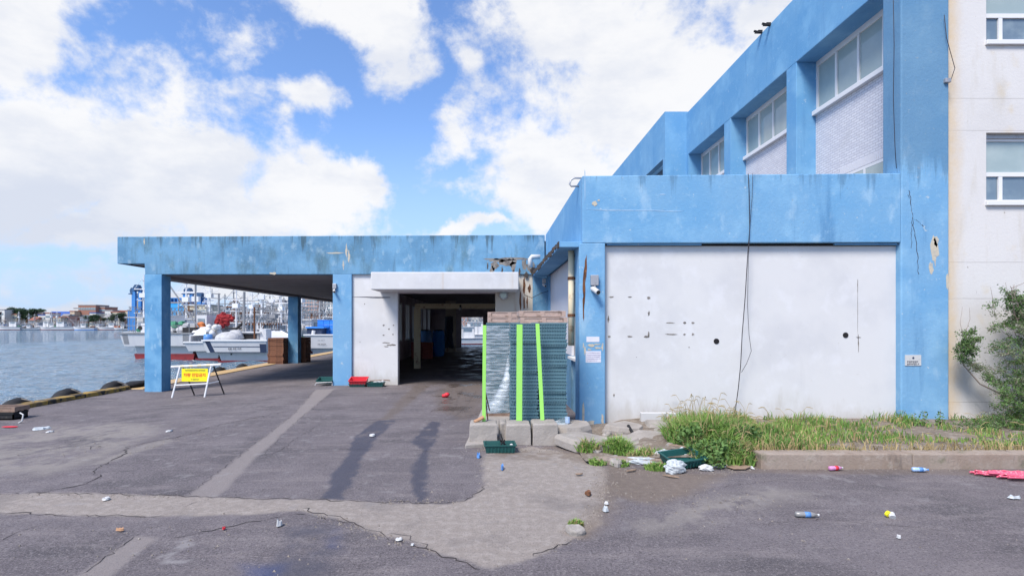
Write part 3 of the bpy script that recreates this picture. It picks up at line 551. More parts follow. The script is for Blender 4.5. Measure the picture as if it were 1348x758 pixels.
w = MB(); w.box(XG-.05,XG-.02,13.0,15.4,6.62,6.7); w.box(XG-.05,XG-.02,13.0,15.4,5.2,5.28)
for yy in (13.0,13.8,14.55,15.32): w.box(XG-.052,XG-.02,yy,yy+.08,5.28,6.62)
w = w.build('window','frame',off)
for yy in (13.08,13.88,14.63): g = MB(); g.box(XG-.045,XG-.025,yy,yy+.69,5.28,6.62); g.build('pane','glass',w)
m = MB()
for k in range(34): yy = 12.98+k*.078; m.box(XG-.045,XG-.025,yy,yy+.066,6.72,6.94)
m.build('soldier_course','white_right',off)
# further storey that steps forward
XB = 8.58
p = MB(); p.box(XB, 9.7, 26.2, 26.32, 4.9, 12.80); p.box(XB,XB+.3,26.32,26.5,4.9,12.80); p.box(XB,XB+.3,26.5,48,10.55,12.8); p.box(XB,XB+.3,30.2,30.8,4.9,10.55); p.box(XB,XB+.3,35,48,4.9,10.55); p.build('stepped_wall', 'blue_upper', off)
p = MB(); p.box(XB+.6,XB+.7,26.4,35,4.9,10.6); p.build('dark_recess','glass_dark',off)
p = MB(); p.box(9.7, 14, 26.3, 48, 4.5, 12.6); p.box(11.5,14,12.9,26.3,4.5,12.6); p.build('rear_block','blue_upper',off)
# marks on the front
flakes('pale_scuff', off, MAT['pale_peel'], BF, [(1230,330,5,16),(1226,352,3,7),(1232,318,3,6),(783,268,3,3),(788,264,1.3,1.3),(778,556,5,4),(768,545,1.3,14),(1247,370,2,10),(793,552,1.5,7)], .006)
def wall_crack(pts, y, w, seed):
    rd = random.Random(seed); m = MB(); vs = []
    for a, b in zip(pts[:-1], pts[1:]):
        for k in range(6):
            x,_,z = at(a[0]+(b[0]-a[0])*k/6+rd.uniform(-1,1), a[1]+(b[1]-a[1])*k/6+rd.uniform(-.6,.6), y); h = w*rd.uniform(.25,1); vs += [(x-h,y-.004,z),(x+h,y-.004,z+rd.uniform(-.01,.01))]
    m.add(vs, [(2*i,2*i+1,2*i+3,2*i+2) for i in range(len(vs)//2-1)]); m.build('crack','ink',off)
wall_crack([(1197,250),(1200,272),(1201,290),(1205,310),(1208,340),(1209,365)], BF-.003, .009, 1)
wall_crack([(1202,288),(1210,292),(1216,300)], BF-.003, .007, 2)
wall_crack([(1198,262),(1194,256)], BF-.003, .006, 3); wall_crack([(1201,290),(1199,310),(1200,330)], BF-.003, .006, 4)
flakes('rust_streak', off, 'rust', BF+.004, [(771,352,1.5,16),(769,380,1.6,24),(768,402,1.1,16)], .004)
flakes('scuff_line', off, 'paleblue', BF, [(830,277,50,.7),(880,278,18,.6),(770,243,.6,20),(800,276,20,.5),(872,256,4,1)], .003)
flakes('filler_mark', off, 'peel', BF+.16, [(805,391,3.5,1),(829,391,2.6,.9),(854,392,2,1.8),(801,420,1,4),(854,413,1.3,3),(802,443,2.2,1.4),(829,443,4,1),(854,440,1.3,4),(851,443,3.4,1.4),(882,425,6,.8),(901,425,1.8,1.4),(912,425,2,1.3),(883,440,7,1),(901,440,1.6,1.4),(912,440,1.8,1.6),(1129,375,.5,8),(1130,444,3,.7),(1130,452,.6,10),(1129,410,.3,26),(907,457,.7,.7),(838,470,.5,.5),(808,520,1,2)], .003)
for px, py in ((943,449),(1113,441)):
    x,_,z = at(px,py,BF+.16); p = MB(); p.tube([(x,BF+.15,z),(x,BF+.159,z)], .065, 14); p.build('drain_hole','dark',off)
# ---------------------------------------------------------------- white building at the right edge
ann = empty('white_building', (10.6, 12.45, 0), 'white rendered building with yellowed edge and white framed windows right of the blue column', 'building')
AY = 12.45; rects = [(11.63,5.25,6.81),(11.57,9.02,10.6)]
wx0, wx1 = 11.6, 13.4
p = MB(); p.box(10.602, wx0, AY, AY+.4, -.2, 16); p.box(wx1, 30, AY, AY+.4, -.2, 16); p.box(wx0, wx1, AY, AY+.4, -.2, 5.25); p.box(wx0,wx1,AY,AY+.4,6.85,9.0); p.box(wx0,wx1,AY,AY+.4,10.6,16); p.build('wall','annex',ann)
for z0, z1 in ((5.25,6.85),(9.0,10.6)):
    zm = z0+.66; w = MB(); yy = AY+.14
    w.box(wx0,wx0+.06,yy,yy+.08,z0,z1-.1); w.box(wx1-.06,wx1,yy,yy+.08,z0,z1-.1); w.box(wx0+.06,wx1-.06,yy-.01,yy+.08,zm-.05,zm+.05); w.box(wx0+.06,wx1-.06,yy,yy+.08,z0,z0+.06); w.box(wx0+.06,wx1-.06,yy,yy+.08,z1-.16,z1-.1)
    for xx in (wx0+.42, wx0+1.1): w.box(xx,xx+.09,yy-.006,yy+.08,z0+.06,zm-.05)
    w = w.build('window','frame',ann)
    h = MB(); h.box(wx0,wx1,AY+.1,AY+.3,z1-.1,z1); h.build('head_board','steel',w)
    g = MB(); g.box(wx0+.06,wx1-.06,yy+.03,yy+.05,zm+.05,z1-.16); g.build('pane','glass',w)
    for x0,x1 in ((wx0+.06,wx0+.42),(wx0+.51,wx0+1.1),(wx0+1.19,wx1-.06)): g = MB(); g.box(x0,x1,yy+.03,yy+.05,z0+.06,zm-.05); g.build('pane','glass_dark',w)
    s = MB(); s.box(wx0-.03,wx1+.03,AY-.07,AY+.2,z0-.11,z0-.002); s.build('sill','frame',w,bevel=.01)
# ---------------------------------------------------------------- fittings on the buildings
dp = empty('drain_pipe', (1.96,12.95,0), 'cream drain pipe with rusty joints down the side of the blue front block', 'pipe')
m = MB(); m.tube([(1.96,12.95,4.16),(1.96,12.95,1.85)], .075, 10); m.build('pipe','wire_yellow',dp,sm=True)
for zz in (3.45,2.55): m = MB(); m.tube([(1.96,12.95,zz),(1.96,12.95,zz+.07)], .09, 10); m.box(1.96,2.27,12.93,12.97,zz+.01,zz+.05); m.build('bracket','rust',dp)
vp = MB(); vp.tube([at(698,352,20.2),at(698,341,20.2),at(700,338,20.2),at(711,338,20.2)], .09, 8); tag(vp.build('vent_pipe','whiteplastic',None,at(698,345,20.3),sm=True),'bent white vent pipe in the corner where both blue walls meet','pipe')
x,_,z = at(757,233,BF+.3); m = MB(); m.tube([(x+.28,BF+.5,z+.02),(x+.02,BF+.5,z+.03),(x-.07,BF+.5,z-.02),(x-.1,BF+.5,z-.12),(x-.06,BF+.5,z-.17),(2.12,BF+.5,z-.17)], .022, 8)
tag(m.build('roof_handrail','steel',None,(x,BF+.5,z),sm=True),'bent grey pipe sticking out over the corner of the blue parapet','pipe')
def camera_box(px, py, s, Y, label):
    x,y,z = at(px,py,Y); e = empty('security_camera',(x,y,z),label,'camera')
    m = MB(); m.box(x-.09*s,x+.09*s,y-.1,y,z,z+.24*s); m.build('junction_box','steel',e,bevel=.01)
    m = MB(); m.tube([(x,y-.07,z),(x+.01,y-.12,z-.1*s)], .02, 6); m.build('bracket','steel',e)
    m = MB(); m.tube([(x-.04*s,y-.02,z-.06*s),(x+.05*s,y-.24,z-.17*s)], .06*s, 10); h = m.build('camera_body','whiteplastic',e,sm=False); m = MB(); m.tube([(x+.05*s,y-.24,z-.17*s),(x+.052*s,y-.25,z-.173*s)], .045*s, 10); m.build('lens','black',h)
camera_box(782,376,1,BF+.004,'grey box with white security camera on the blue pillar left of the white panel')
camera_box(441,380,.8,HF,'small white security camera on the blue column left of the white wall')
camera_box(716,373,.7,19.85,'small grey camera box high on the blue post behind the crate stacks')
for px, py in ((1003,38),(1014,28)):
    x,y,z = (9.55, 9.65*F/(px-PX), 0); z = EYE+(PY-py)/F*y-.12; m = MB(); m.box(x-.05,x+.1,y-.05,y+.05,z-.04,z+.05); m.tube([(x-.05,y,z),(x-.18,y,z+.03)],.04,8); m.box(9.4,9.7,y-.03,y+.03,z-.05,z-.02)
    tag(m.build('roof_floodlight','black',None,(x,y,z)), 'small dark floodlight at the blue roof edge, %s one' % ('nearer' if px > 1010 else 'farther'), 'floodlight', 'lights on the roof edge')
def cable(pts, r, label, Y, name='hanging_cable'):
    P = [at(px,py,Y) for px,py in pts]; m = MB(); m.tube(P, r, 6); tag(m.build(name,'cable',None,P[0],sm=True), label, 'cable')
cable([(985,229),(986,250),(987,300),(984,340),(981,390),(977,440),(975,480),(972,510),(968,540),(972,556)], .009, 'black cable hanging straight down over the white panel into the weeds', BF-.05)
cable([(991,228),(990,260),(987,300),(985,350),(984,400),(986,440),(989,462),(983,478),(976,490)], .005, 'thin second cable looping beside the main cable on the white panel', BF-.05)
cable([(1176,0),(1177,60),(1176,130),(1178,190),(1180,222)], .007, 'dark cable running down the edge of the tall blue column', BF-.02)
cable([(1243,20),(1246,50),(1252,72),(1257,90),(1252,105),(1247,108)], .007, 'loose wire loop hanging from the blue column over the white wall', BF-.06)
m = MB(); x,y,z = at(1247,106,BF-.05); m.box(x-.05,x+.08,y-.02,BF+.02,z-.05,z+.05); tag(m.build('junction_box','steel',None,(x,y,z),bevel=.01),'small grey junction box at the lower end of the wire loop','junction box')
cable([(690,388),(700,392),(712,386),(722,383)], .012, 'thin wire sagging across the rust stained wall by the lamp', 20.3)
# notices
def board(name, px0, py0, px1, py1, Y, mat, label, cat, th=.015):
    x0,_,z1 = at(px0,py0,Y); x1,_,z0 = at(px1,py1,Y); e = empty(name,((x0+x1)/2,Y,z0),label,cat)
    m = MB(); m.box(x0,x1,Y-th,Y-.001,z0,z1); m.build('panel',mat,e); return e,x0,x1,z0,z1
def rows(e, x0,x1,z0,z1,Y, lines, mat='ink', seed=1):
    rd = random.Random(seed); m = MB()
    for (fz, h, a, b) in lines:
        x = x0+(x1-x0)*a; end = x0+(x1-x0)*b; zc = z0+(z1-z0)*fz; hh = (z1-z0)*h/2
        while x < end:
            w = hh*rd.uniform(1.2,1.9); t = hh*.3
            m.box(x,x+t,Y-.004,Y-.001,zc-hh,zc+hh); m.box(x+t,x+w,Y-.004,Y-.001,zc-hh*.2,zc+hh*.15); m.box(x+t,x+w,Y-.004,Y-.001,zc+hh*.7,zc+hh)
            if rd.random() < .6: m.box(x+t,x+w,Y-.004,Y-.001,zc-hh,zc-hh*.7)
            x += w+hh*rd.choice((.5,.5,1.4))
    m.build('lettering',mat,e)
e,x0,x1,z0,z1 = board('wall_sign',1191,467,1212,481,BF-.003,'whiteplastic','small white metal sign with dark crest on the tall blue corner column','sign')
rows(e,x0,x1,z0,z1,BF-.018,[(.36,.17,.12,.85),(.14,.15,.12,.82)],'ink',2)
m = MB(); xc=(x0+x1)/2; m.tube([(xc,BF-.019,z0+(z1-z0)*.72),(xc,BF-.023,z0+(z1-z0)*.72)],.025,12); m.build('crest','navy',e)
e,x0,x1,z0,z1 = board('paper_notice',772,443,789,450,BF+.004,'paper','small blank white paper strip glued on the blue pillar','notice',.004)
e,x0,x1,z0,z1 = board('paper_notice',771,462,791,477,BF+.004,'paper','larger white paper notice with faint lines on the blue pillar','notice',.004)
MAT['faint'] = M('faint_print', (.45,.43,.55), .8); rows(e,x0,x1,z0,z1,BF+.0,[(.85,.08,.05,.93),(.66,.08,.05,.95),(.5,.08,.05,.9),(.33,.08,.05,.95),(.16,.08,.05,.7)],'faint',5)
flakes('glue_remnant', off, 'pale_peel', BF+.004, [(778,454,4,2),(786,453,5,.8),(793,457,1.3,5),(770,461,1.2,6),(776,460,3,1),(787,458,4,1.2),(768,455,.8,3)], .004)
# ---------------------------------------------------------------- crate stacks by the doorway
def fish_crate(m, cx, cy, z, wx, wy, h=.085):
    x0,x1,y0,y1 = cx-wx/2,cx+wx/2,cy-wy/2,cy+wy/2; t = .02
    m.loft([[(x0+i,y0+i,zz),(x1-i,y0+i,zz),(x1-i,y1-i,zz),(x0+i,y1-i,zz)] for zz,i in ((z,.022),(z+h-.03,.012),(z+h-.03,0),(z+h,0))])
    n = int(wx/.05)
    for k in range(1,n): xx = x0+wx*k/n; m.box(xx-.006,xx+.006,y0+.001,y0+.02,z+.004,z+h-.03)
    n = int(wy/.05)
    for k in range(1,n): yy = y0+wy*k/n; m.box(x0+.001,x0+.02,yy-.006,yy+.006,z+.004,z+h-.03)
rd = random.Random(9)
def pallet_mesh(m, x0,x1,y0,y1,z,h=.13):
    n = 7; d = (x1-x0)
    for k in range(3): xx = x0+(d-.09)*k/2; m.box(xx,xx+.09,y0,y1,z+.022,z+h-.022)
    for k in range(n): yy = y0+(y1-y0-.1)*k/(n-1); m.box(x0,x1,yy,yy+.1,z+h-.021,z+h)
    for k in (0,3,6): yy = y0+(y1-y0-.1)*k/(n-1); m.box(x0,x1,yy,yy+.1,z,z+.021)
    m.box(x0+.10,x0+d*.47,y0+.012,y0+.03,z+.024,z+h-.025); m.box(x0+d*.53,x1-.10,y0+.012,y0+.03,z+.024,z+h-.025)
def pallet(name, x0,x1,y0,y1,z,mat,label,group=None,rz=0,h=.13):
    m = MB(); cx,cy = (x0+x1)/2,(y0+y1)/2; pallet_mesh(m, x0-cx,x1-cx,y0-cy,y1-cy,0,h); o = m.build(name,mat); place(o,(cx,cy,z),rz); return tag(o,label,'pallet',group)
pallet('wooden_pallet',.42,1.62,11.2,12.2,.075,'wood','brown wooden pallet under the front stack of teal crates')
pallet('wooden_pallet',-.12,1.06,13.3,14.3,.01,'wood','brown wooden pallet under the film wrapped stack of crates')
proto = None
ROWS = 31
for i in range(2):
    for k in range(ROWS):
        z = .205+k*.0705
        if proto is None: m = MB(); fish_crate(m,0,0,0,.585,.95); proto = m.build('fish_crate','teal'); o = proto
        else: o = proto.copy(); COL.objects.link(o)
        place(o,(.715+i*.60+rd.uniform(-.014,.014), 11.7+rd.uniform(-.02,.02), z), rd.uniform(-.022,.022))
        tag(o,'teal crate in the %s column of the front stack, %s from the bottom' % (('left','right')[i],ORD[k]),'crate','teal crates in the front stack')
for k in range(ROWS):
    o = proto.copy(); COL.objects.link(o); place(o,(.19+rd.uniform(-.012,.012),13.8,.14+k*.0725),rd.uniform(-.015,.015))
    tag(o,'teal crate under film in the wrapped rear stack, %s from the bottom' % ORD[k],'crate','teal crates in the wrapped stack')
for z,x0,x1,lab in ((2.395,.62,1.62,'pinkish worn wooden pallet lying directly on the front teal crate stack'),(2.53,.60,1.58,'topmost pinkish wooden pallet of the front crate stack')):
    pallet('wooden_pallet',x0,x1,11.22,12.15,z,'pinkwood',lab,None,random.uniform(-.02,.02),.125)
for z,lab in ((2.41,'lower weathered pallet on the film wrapped crate stack'),(2.545,'topmost weathered pallet on the film wrapped crate stack')):
    pallet('wooden_pallet',-.08,1.02,13.35,14.25,z,'pinkwood',lab,None,random.uniform(-.02,.02))
# film: a loose sheet with folds
def film_band(loop, zs, amp, seed):
    rings = []
    for j, z in enumerate(zs):
        ring = []
        for i, (x,y) in enumerate(loop):
            a = amp*(math.sin(i*2.1+j*1.7+seed)+math.sin(j*2.9+i*.7)); ring.append((x+a*.6,y+a,z+amp*math.sin(i*1.3+j)))
        rings.append(ring)
    return rings
def rect_loop(x0,x1,y0,y1,n):
    L = []
    for k in range(n): L.append((x0+(x1-x0)*k/n,y0))
    for k in range(n): L.append((x1,y0+(y1-y0)*k/n))
    for k in range(n): L.append((x1-(x1-x0)*k/n,y1))
    for k in range(n): L.append((x0,y1-(y1-y0)*k/n))
    return L
m = MB(); m.loft(film_band(rect_loop(-.13,1.06,13.29,14.3,9),[.16+i*.075 for i in range(30)],.006,0),caps=False)
tag(m.build('stretch_film','film',None,(.45,13.8,.14),sm=True),'clear plastic film wrapped around the rear stack of teal crates','plastic film')
m = MB(); rr = []
for j in range(9):
    t = j/8; row = []
    for i in range(19):
        s = i/18; x = .75+s*.87; zt = .24+s*.22-.05*math.sin(s*3); zb = .13+.02*math.sin(i*1.9); y = 11.2-.03-.05*math.sin(t*3.1)-.02*math.sin(i*1.7+j*1.1)
        row.append((x,y,zb+(zt-zb)*t+.01*math.sin(i*2.3)))
    rr.append(row)
vs = [p for r_ in rr for p in r_]; m.add(vs,[(j*19+i,j*19+i+1,(j+1)*19+i+1,(j+1)*19+i) for j in range(8) for i in range(18)])
tag(m.build('stretch_film','film',None,(1.2,11.16,.15),sm=True),'torn loose film fluttering at the foot of the front crate stack','plastic film')
MAT['film2'] = M('crumpled_film', (.50,.53,.57), .3, [((.34,.37,.42),8,.45,.65,.8)], (12,.8,.04), spec=.6, alpha=.8)
m = MB(); pts = [at(669,470,12.2),at(668,495,12.1),at(662,515,11.9),at(655,530,11.6),at(650,543,11.5)]
rings = []
for i,p in enumerate(pts):
    w = .025+.045*i; rings.append([(p[0]+w*math.cos(a*.785)*(1+.3*math.sin(a*3+i)),p[1]+w*.5*math.sin(a*.785)*(1+.4*math.sin(a*2+i)),p[2]) for a in range(8)])
m.loft(rings); tag(m.build('crumpled_film','film',None,pts[-1],sm=True),'crumpled hank of plastic film hanging between the two crate stacks','plastic film')
# concrete blocks
rd = random.Random(21)
def block(x0,x1,y0,y1,z1,label,rz=0):
    cx,cy = (x0+x1)/2,(y0+y1)/2; rings = []
    n = 5
    m = MB(); a,b = (x1-x0)/2,(y1-y0)/2
    for z,i in ((0,.0),(z1*.5,.006),(z1-.03,.012),(z1,.035)):
        rings.append([(sx*(a-i)+rd.uniform(-.01,.01),sy*(b-i)+rd.uniform(-.01,.01),z+rd.uniform(-.008,.008)*(z>0)) for sx,sy in ((-1,-1),(-.3,-1),(.3,-1),(1,-1),(1,0),(1,1),(0,1),(-1,1),(-1,0))])
    m.loft(rings); o = m.build('concrete_block','concrete',bevel=.015); place(o,(cx,cy,-.01),rz); tag(o,label,'concrete block')
block(-.43,.135,10.43,10.98,.43,'leftmost grey concrete block, at the foot of the free standing lime post',.02)
block(.16,.33,10.62,11.1,.42,'narrow grey concrete block set back between two larger blocks')
block(.30,.80,10.45,10.95,.42,'middle grey concrete block holding the upright wide lime post',-.02)
block(.815,1.33,10.42,10.95,.44,'rightmost large grey concrete block with rounded top corner',.015)
# lime posts
def post(p0,p1,w,label):
    a,b = Vector(p0),Vector(p1); m = MB(); t = .02
    rings = []
    for q in (a,b): rings.append([(q.x-w,q.y-t,q.z),(q.x+w,q.y-t,q.z),(q.x+w,q.y+t,q.z),(q.x-w,q.y+t,q.z)])
    m.loft(rings); tag(m.build('lime_post','lime',None,tuple(a),bevel=.006),label,'post','lime posts')
def P(px,py,Y): return at(px,py,Y)
x,y,z = P(637,556,10.72); post((x,10.72,.42),P(638,428,10.75),.036,'lime green post standing free at the left of the crates')
x,y,z = P(683.5,554,10.85); post((x,10.85,.41),P(684,427,10.9),.060,'widest lime green post, upright in front of the teal crates')
x,y,z = P(714,553,10.8); post((x,10.8,.43),P(707.5,426,10.95),.040,'lime green post leaning left against the teal crates')
m = MB(); a = P(631,552,10.62); m.tube([(a[0]-.1,10.6,.43),(a[0],10.65,.47),(a[0]+.09,10.66,.52)],.035,7); tag(m.build('orange_stick','orangewood',None,(a[0],10.6,.43)),'orange piece of wood lying on the leftmost concrete block','wood scrap')
m = MB(); m.tube([(-.06,10.82,.43),(-.1,10.8,.8),(-.12,10.78,1.1),(-.09,10.8,.9),(-.02,10.9,.6)],.012,5); tag(m.build('rope','rust',None,(-.06,10.82,.43)),'brown rope hanging along the free standing lime post','rope')
# open crates / baskets
def tray(name, loc, wx, wy, h, mat, label, cat, rz=0, group=None):
    m = MB(); t = .018; bx,by = wx/2,wy/2; fl = .03
    m.loft([[(-bx+i,-by+i,z),(bx-i,-by+i,z),(bx-i,by-i,z),(-bx+i,by-i,z)] for z,i in ((0,fl),(h-.02,.006),(h-.02,-.012),(h,-.012),(h,t),(.02,fl+t))],caps=True)
    n = int(wx/.06)
    for k in range(1,n): xx=-bx+wx*k/n; m.box(xx-.008,xx+.008,-by+.004,-by+fl,.01,h-.02)
    o = m.build(name,mat); place(o,loc,rz); return tag(o,label,cat,group)
g = gp(658,597); tray('fish_tray',(g[0],g[1]+.2,.004),.58,.38,.15,'tealdark','dark teal plastic tray with black scraps in front of the concrete blocks','tray',.06)
m = MB()
for k in range(7): m.tube([(g[0]+rd.uniform(-.05,.2),g[1]+rd.uniform(.1,.3),.06),(g[0]+rd.uniform(-.1,.2),g[1]+rd.uniform(.1,.3),.13+rd.random()*.12)],.012,5)
m.tube([(g[0]+.1,g[1]+.2,.05),(g[0]+.02,g[1]+.18,.33)],.012,5); tag(m.build('rubber_scrap','black',None,(g[0],g[1]+.2,.05)),'black rubber scraps sticking out of the dark teal tray','scrap')
m = MB(); m.blob((g[0]+.22,g[1]+.17,.12),(.035,.035,.03),8,.1,1); tag(m.build('foam_float','whiteplastic',None,(g[0]+.22,g[1]+.17,.1),sm=True),'small white float in the dark teal tray','float')
yb = HF-.35
tray('fish_tray',(-5.02,yb,0),.62,.42,.12,'tealdark','green tray under the red basket by the white wall','tray')
b = tray('red_basket',(-5.0,yb,.122),.66,.46,.17,'red','red plastic basket lying on a green tray by the white wall','basket'); b.rotation_euler=(R(14),0,0); b.location.z=.13
tray('fish_tray',(-4.35,yb+.02,0),.62,.42,.16,'tealdark','green tray with rubbish right of the red basket','tray')
m = MB(); m.tube([(-4.6,yb+.1,.2),(-4.0,yb+.2,.22),(-3.85,yb+.2,.2)],.022,6); tag(m.build('wooden_stick','wood',None,(-4.6,yb+.1,.19)),'thin wooden stick lying across the green tray','stick')
m = MB(); m.blob((-4.08,yb-.02,.19),(.06,.05,.05),8,.2,3); m.blob((-4.3,yb,.17),(.16,.08,.03),8,.3,5); tag(m.build('foam_scrap','whiteplastic',None,(-4.1,yb,.16)),'crumpled white foam in the green tray by the wall','foam')
g = gp(425,508); o = tray('fish_tray',(g[0]+.05,g[1]+.25,.03),.62,.5,.14,'tealdark','upturned dark green tray on a white frame left of the blue column','tray'); o.rotation_euler=(R(12),0,0); o.location.z=.1
m = MB(); m.tube([(g[0]-.3,g[1],0),(g[0]-.26,g[1],.1),(g[0]+.36,g[1],.13),(g[0]+.36,g[1],0)],.02,6); tag(m.build('bent_tube_rack','whiteplastic',None,(g[0],g[1],0)),'bent white tube frame under the dark green tray','frame')
# barricade sign
g = gp(258,522); gx,gy = g[0],g[1]; gzv = g[2]
bar = empty('barricade_sign',(gx,gy,gzv),'white tube barricade with yellow no-entry sign in red Korean letters by the quay column','barricade')
sc_ = gy/F
m = MB(); zt = gzv+1.07; xl,xr = gx-.88,gx+.86
m.tube([(xl,gy+.02,zt-.02),(xr,gy+.05,zt+.06)],.045,8); topbar = m.build('top_bar','frame',bar)
m = MB()
for k in (.22,.40,.57,.75): m = MB(); xx=xl+(xr-xl)*k; zz=zt-.02+.08*k; m.tube([(xx-.07,gy+.02+.03*k,zz-.003),(xx+.07,gy+.02+.03*k,zz+.003)],.048,8); m.build('yellow_band',MAT['wire_yellow'],topbar)
for sx,fx in ((-.56,-.68),(.53,.45)):
    m = MB(); m.tube([(gx+sx,gy,zt+.0),(gx+fx,gy-.28,gzv)],.03,7); m.build('leg','frame',bar)
    m = MB(); m.tube([(gx+sx+.07,gy+.05,zt),(gx+sx+.27,gy+.42,gzv)],.024,7); m.build('leg','black',bar)
m = MB(); m.tube([(gx-.62,gy-.17,gzv+.42),(gx+.49,gy-.17,gzv+.48)],.024,7); m.tube([(gx+.49,gy-.17,gzv+.48),(gx+.7,gy+.25,gzv+.52)],.022,7); m.build('cross_bar','frame',bar)
m = MB(); m.box(gx-.45,gx+.47,gy-.10,gy-.085,gzv+.55,gzv+1.0); pan = m.build('sign_panel','yellow',bar)
text_mesh('lettering','차량 진입금지',.135,'redink',bar,(gx+.01,gy-.103,gzv+.77),bold=.003)
rows(bar,gx-.33,gx+.35,gzv+.55,gzv+1.0,gy-.10,[(.86,.10,0,1),(.15,.10,.32,.72)],'ink',8)
# tyres as fenders
for i,(yy,r0,zc) in enumerate([(16.9,.45,-.62),(18.9,.55,-.66),(21.25,.58,-.68),(26.8,.5,-.75),(29.5,.5,-.72),(32.2,.5,-.75),(39,.55,-.7),(41.5,.55,-.72)]):
    e = empty('tyre_fender',(-15.05,yy,zc),'black tyre fender hanging on the quay wall, %s from the left' % ORD[i],'tyre','tyre fenders along the quay')
    m = MB(); m.torus((-15.05,yy,zc),r0,.2,'x',24,8); m.build('tyre','black',e,sm=True)
    m = MB(); m.tube([(-15.0,yy,zc+r0-.1),(-14.9,yy,zc+r0+.16),(-14.5,yy,-.1)],.02,5); m.build('rope','peel',e)
m = MB(); m.blob((-14.6,21.9,-.10),(.35,.75,.12),10,.2,4); tag(m.build('rubber_mat','black',None,(-14.6,21.9,-.2),sm=True),'flattened black rubber scrap on the quay edge beside the column','rubber scrap')
# brown pallets around the second column
gz0 = gz(-13.5)
for s,(x0,x1,y0,y1,n,lab) in enumerate([(-14.38,-13.38,34.3,35.3,13,'left quay stack'),(-13.45,-12.42,35.75,36.75,13,'right quay stack behind the column')]):
    pr = None
    for k in range(n):
        if pr is None: m = MB(); pallet_mesh(m,-.5,.5,-.5,.5,0,.125); pr = m.build('wooden_pallet','brownwood'); o = pr
        else: o = pr.copy(); COL.objects.link(o)
        place(o,((x0+x1)/2+rd.uniform(-.03,.03),(y0+y1)/2+rd.uniform(-.03,.03),gz0+.005+k*.129),rd.uniform(-.03,.03))
        tag(o,'brown wooden pallet in the %s, %s from the bottom' % (lab,ORD[k]),'pallet','brown pallets on the quay')
# lower left pallet with net
g = gp(6,553); e = pallet('wooden_pallet',g[0]-1.0,g[0]+.25,g[1],g[1]+.5,gz(-13)+.22,'wood','weathered wooden pallet lying on a crate at the quay edge, left picture border',rz=.03)
m = MB(); crate_box(m,g[0]-.9,g[0]+.22,g[1]+.02,g[1]+.48,gz(-13)+.01,gz(-13)+.21); tag(m.build('black_crate','black',None,(g[0]-.3,g[1]+.5,gz(-13))),'low black crate under the pallet at the left border','crate')
m = MB(); x0,y0,z0 = gp(27,557); m.tube([(x0-.05,y0,z0+.01),(x0+.04,y0,z0+.06),(x0+.03,y0+.05,z0+.22),(x0-.1,y0+.1,z0+.26)],.018,6); tag(m.build('white_hose','whiteplastic',None,(x0,y0,z0)),'white hose end curling beside the black crate','hose')
m = MB(); x0,y0,z0 = gp(14,563); m.blob((x0,y0,z0+.03),(.2,.05,.02),8,.3,2); tag(m.build('red_rag','red',None,(x0,y0,z0)),'red rag on the asphalt before the black crate','rag')
# ---------------------------------------------------------------- litter
def flat_scrap(px,py,wpx,hpx,mat,name,label,cat,seed=0,th=.012):
    x,y,z = gp(px,py); rx = .72*wpx/2*y/F; ry = max(.65*hpx/2*y*y/(F*EYE),.018); poly = patch_poly(0,0,rx,ry,11,.25,seed)
    rd2 = random.Random(seed); m = MB(); n = len(poly)
    base = [(a,b,.0) for a,b in poly]; top = [(a*.8,b*.8,th+rd2.uniform(0,th*2)) for a,b in poly]; c = (0,0,th*1.5)
    m.add(base+top+[c],[(k,(k+1)%n,(k+1)%n+n,k+n) for k in range(n)]+[(k+n,(k+1)%n+n,2*n) for k in range(n)])
    o = m.build(name,mat,sm=False); o.location=(x,y,z+.012); tag(o,label,cat)
for a in [(55,565,28,5,'bag','plastic_sheet','pale blue sheet of plastic on the worn grey patch of asphalt','plastic scrap',1,.02),(66,569,9,3,'whiteplastic','paper_scrap','small white scrap beside the pale blue sheet','scrap',2),
    (140,658,13,5,'whiteplastic','paper_scrap','white scrap lying on the light concrete strip at left','scrap',3),(368,692,11,6,'whiteplastic','crushed_cup','crushed white cup with blue print in the lower middle of the yard','cup',4,.03),
    (490,574,10,3,'whiteplastic','paper_scrap','flat white scrap on the left wet wheel track','scrap',5),(223,568,8,4,'whiteplastic','paper_scrap','white ring scrap on the asphalt left of the long crack','scrap',6),
    (158,699,18,3,'orangewood','orange_scrap','thin orange scrap on the asphalt below the concrete strip','scrap',8),(295,697,5,4,'red','red_scrap','tiny pinkish red scrap in the lower left yard','scrap',9),
    (630,602,6,6,'blueplastic','blue_scrap','small bright blue scrap before the leftmost concrete block','scrap',10,.03),(661,618,6,5,'blueplastic','blue_scrap','small blue scrap below the dark teal tray','scrap',11,.03),
    (774,651,12,7,'rust','rusty_plate','small rusty brown plate lying on the concrete apron','metal plate',12,.02),(798,664,8,3,'whiteplastic','paper_scrap','upper of two white scraps at the right border of the apron','scrap',13),(797,673,12,5,'bag','paper_scrap','lower pale green scrap at the right border of the apron','scrap',14,.02),
    (640,585,9,5,'rust','brick_scrap','brown brick fragment left of the concrete blocks','brick',15,.03),
    (525,711,12,5,'whiteplastic','paint_scrap','white crumbs along the lower crack of the apron','scrap',17,.006),(543,718,6,4,'whiteplastic','paint_scrap','small white crumb right of other crumbs on the crack','scrap',18,.006),
    (1183,709,7,3,'whiteplastic','paper_scrap','tiny white scrap below the yellow white cap on the right asphalt','scrap',20),
    (990,617,6,4,'whiteplastic','paper_scrap','white scrap at the left end of the long kerb','scrap',21),(1335,656,20,5,'bag','dried_leaf','pale crumpled scrap on the asphalt at the right border','scrap',22)]:
    flat_scrap(*a)
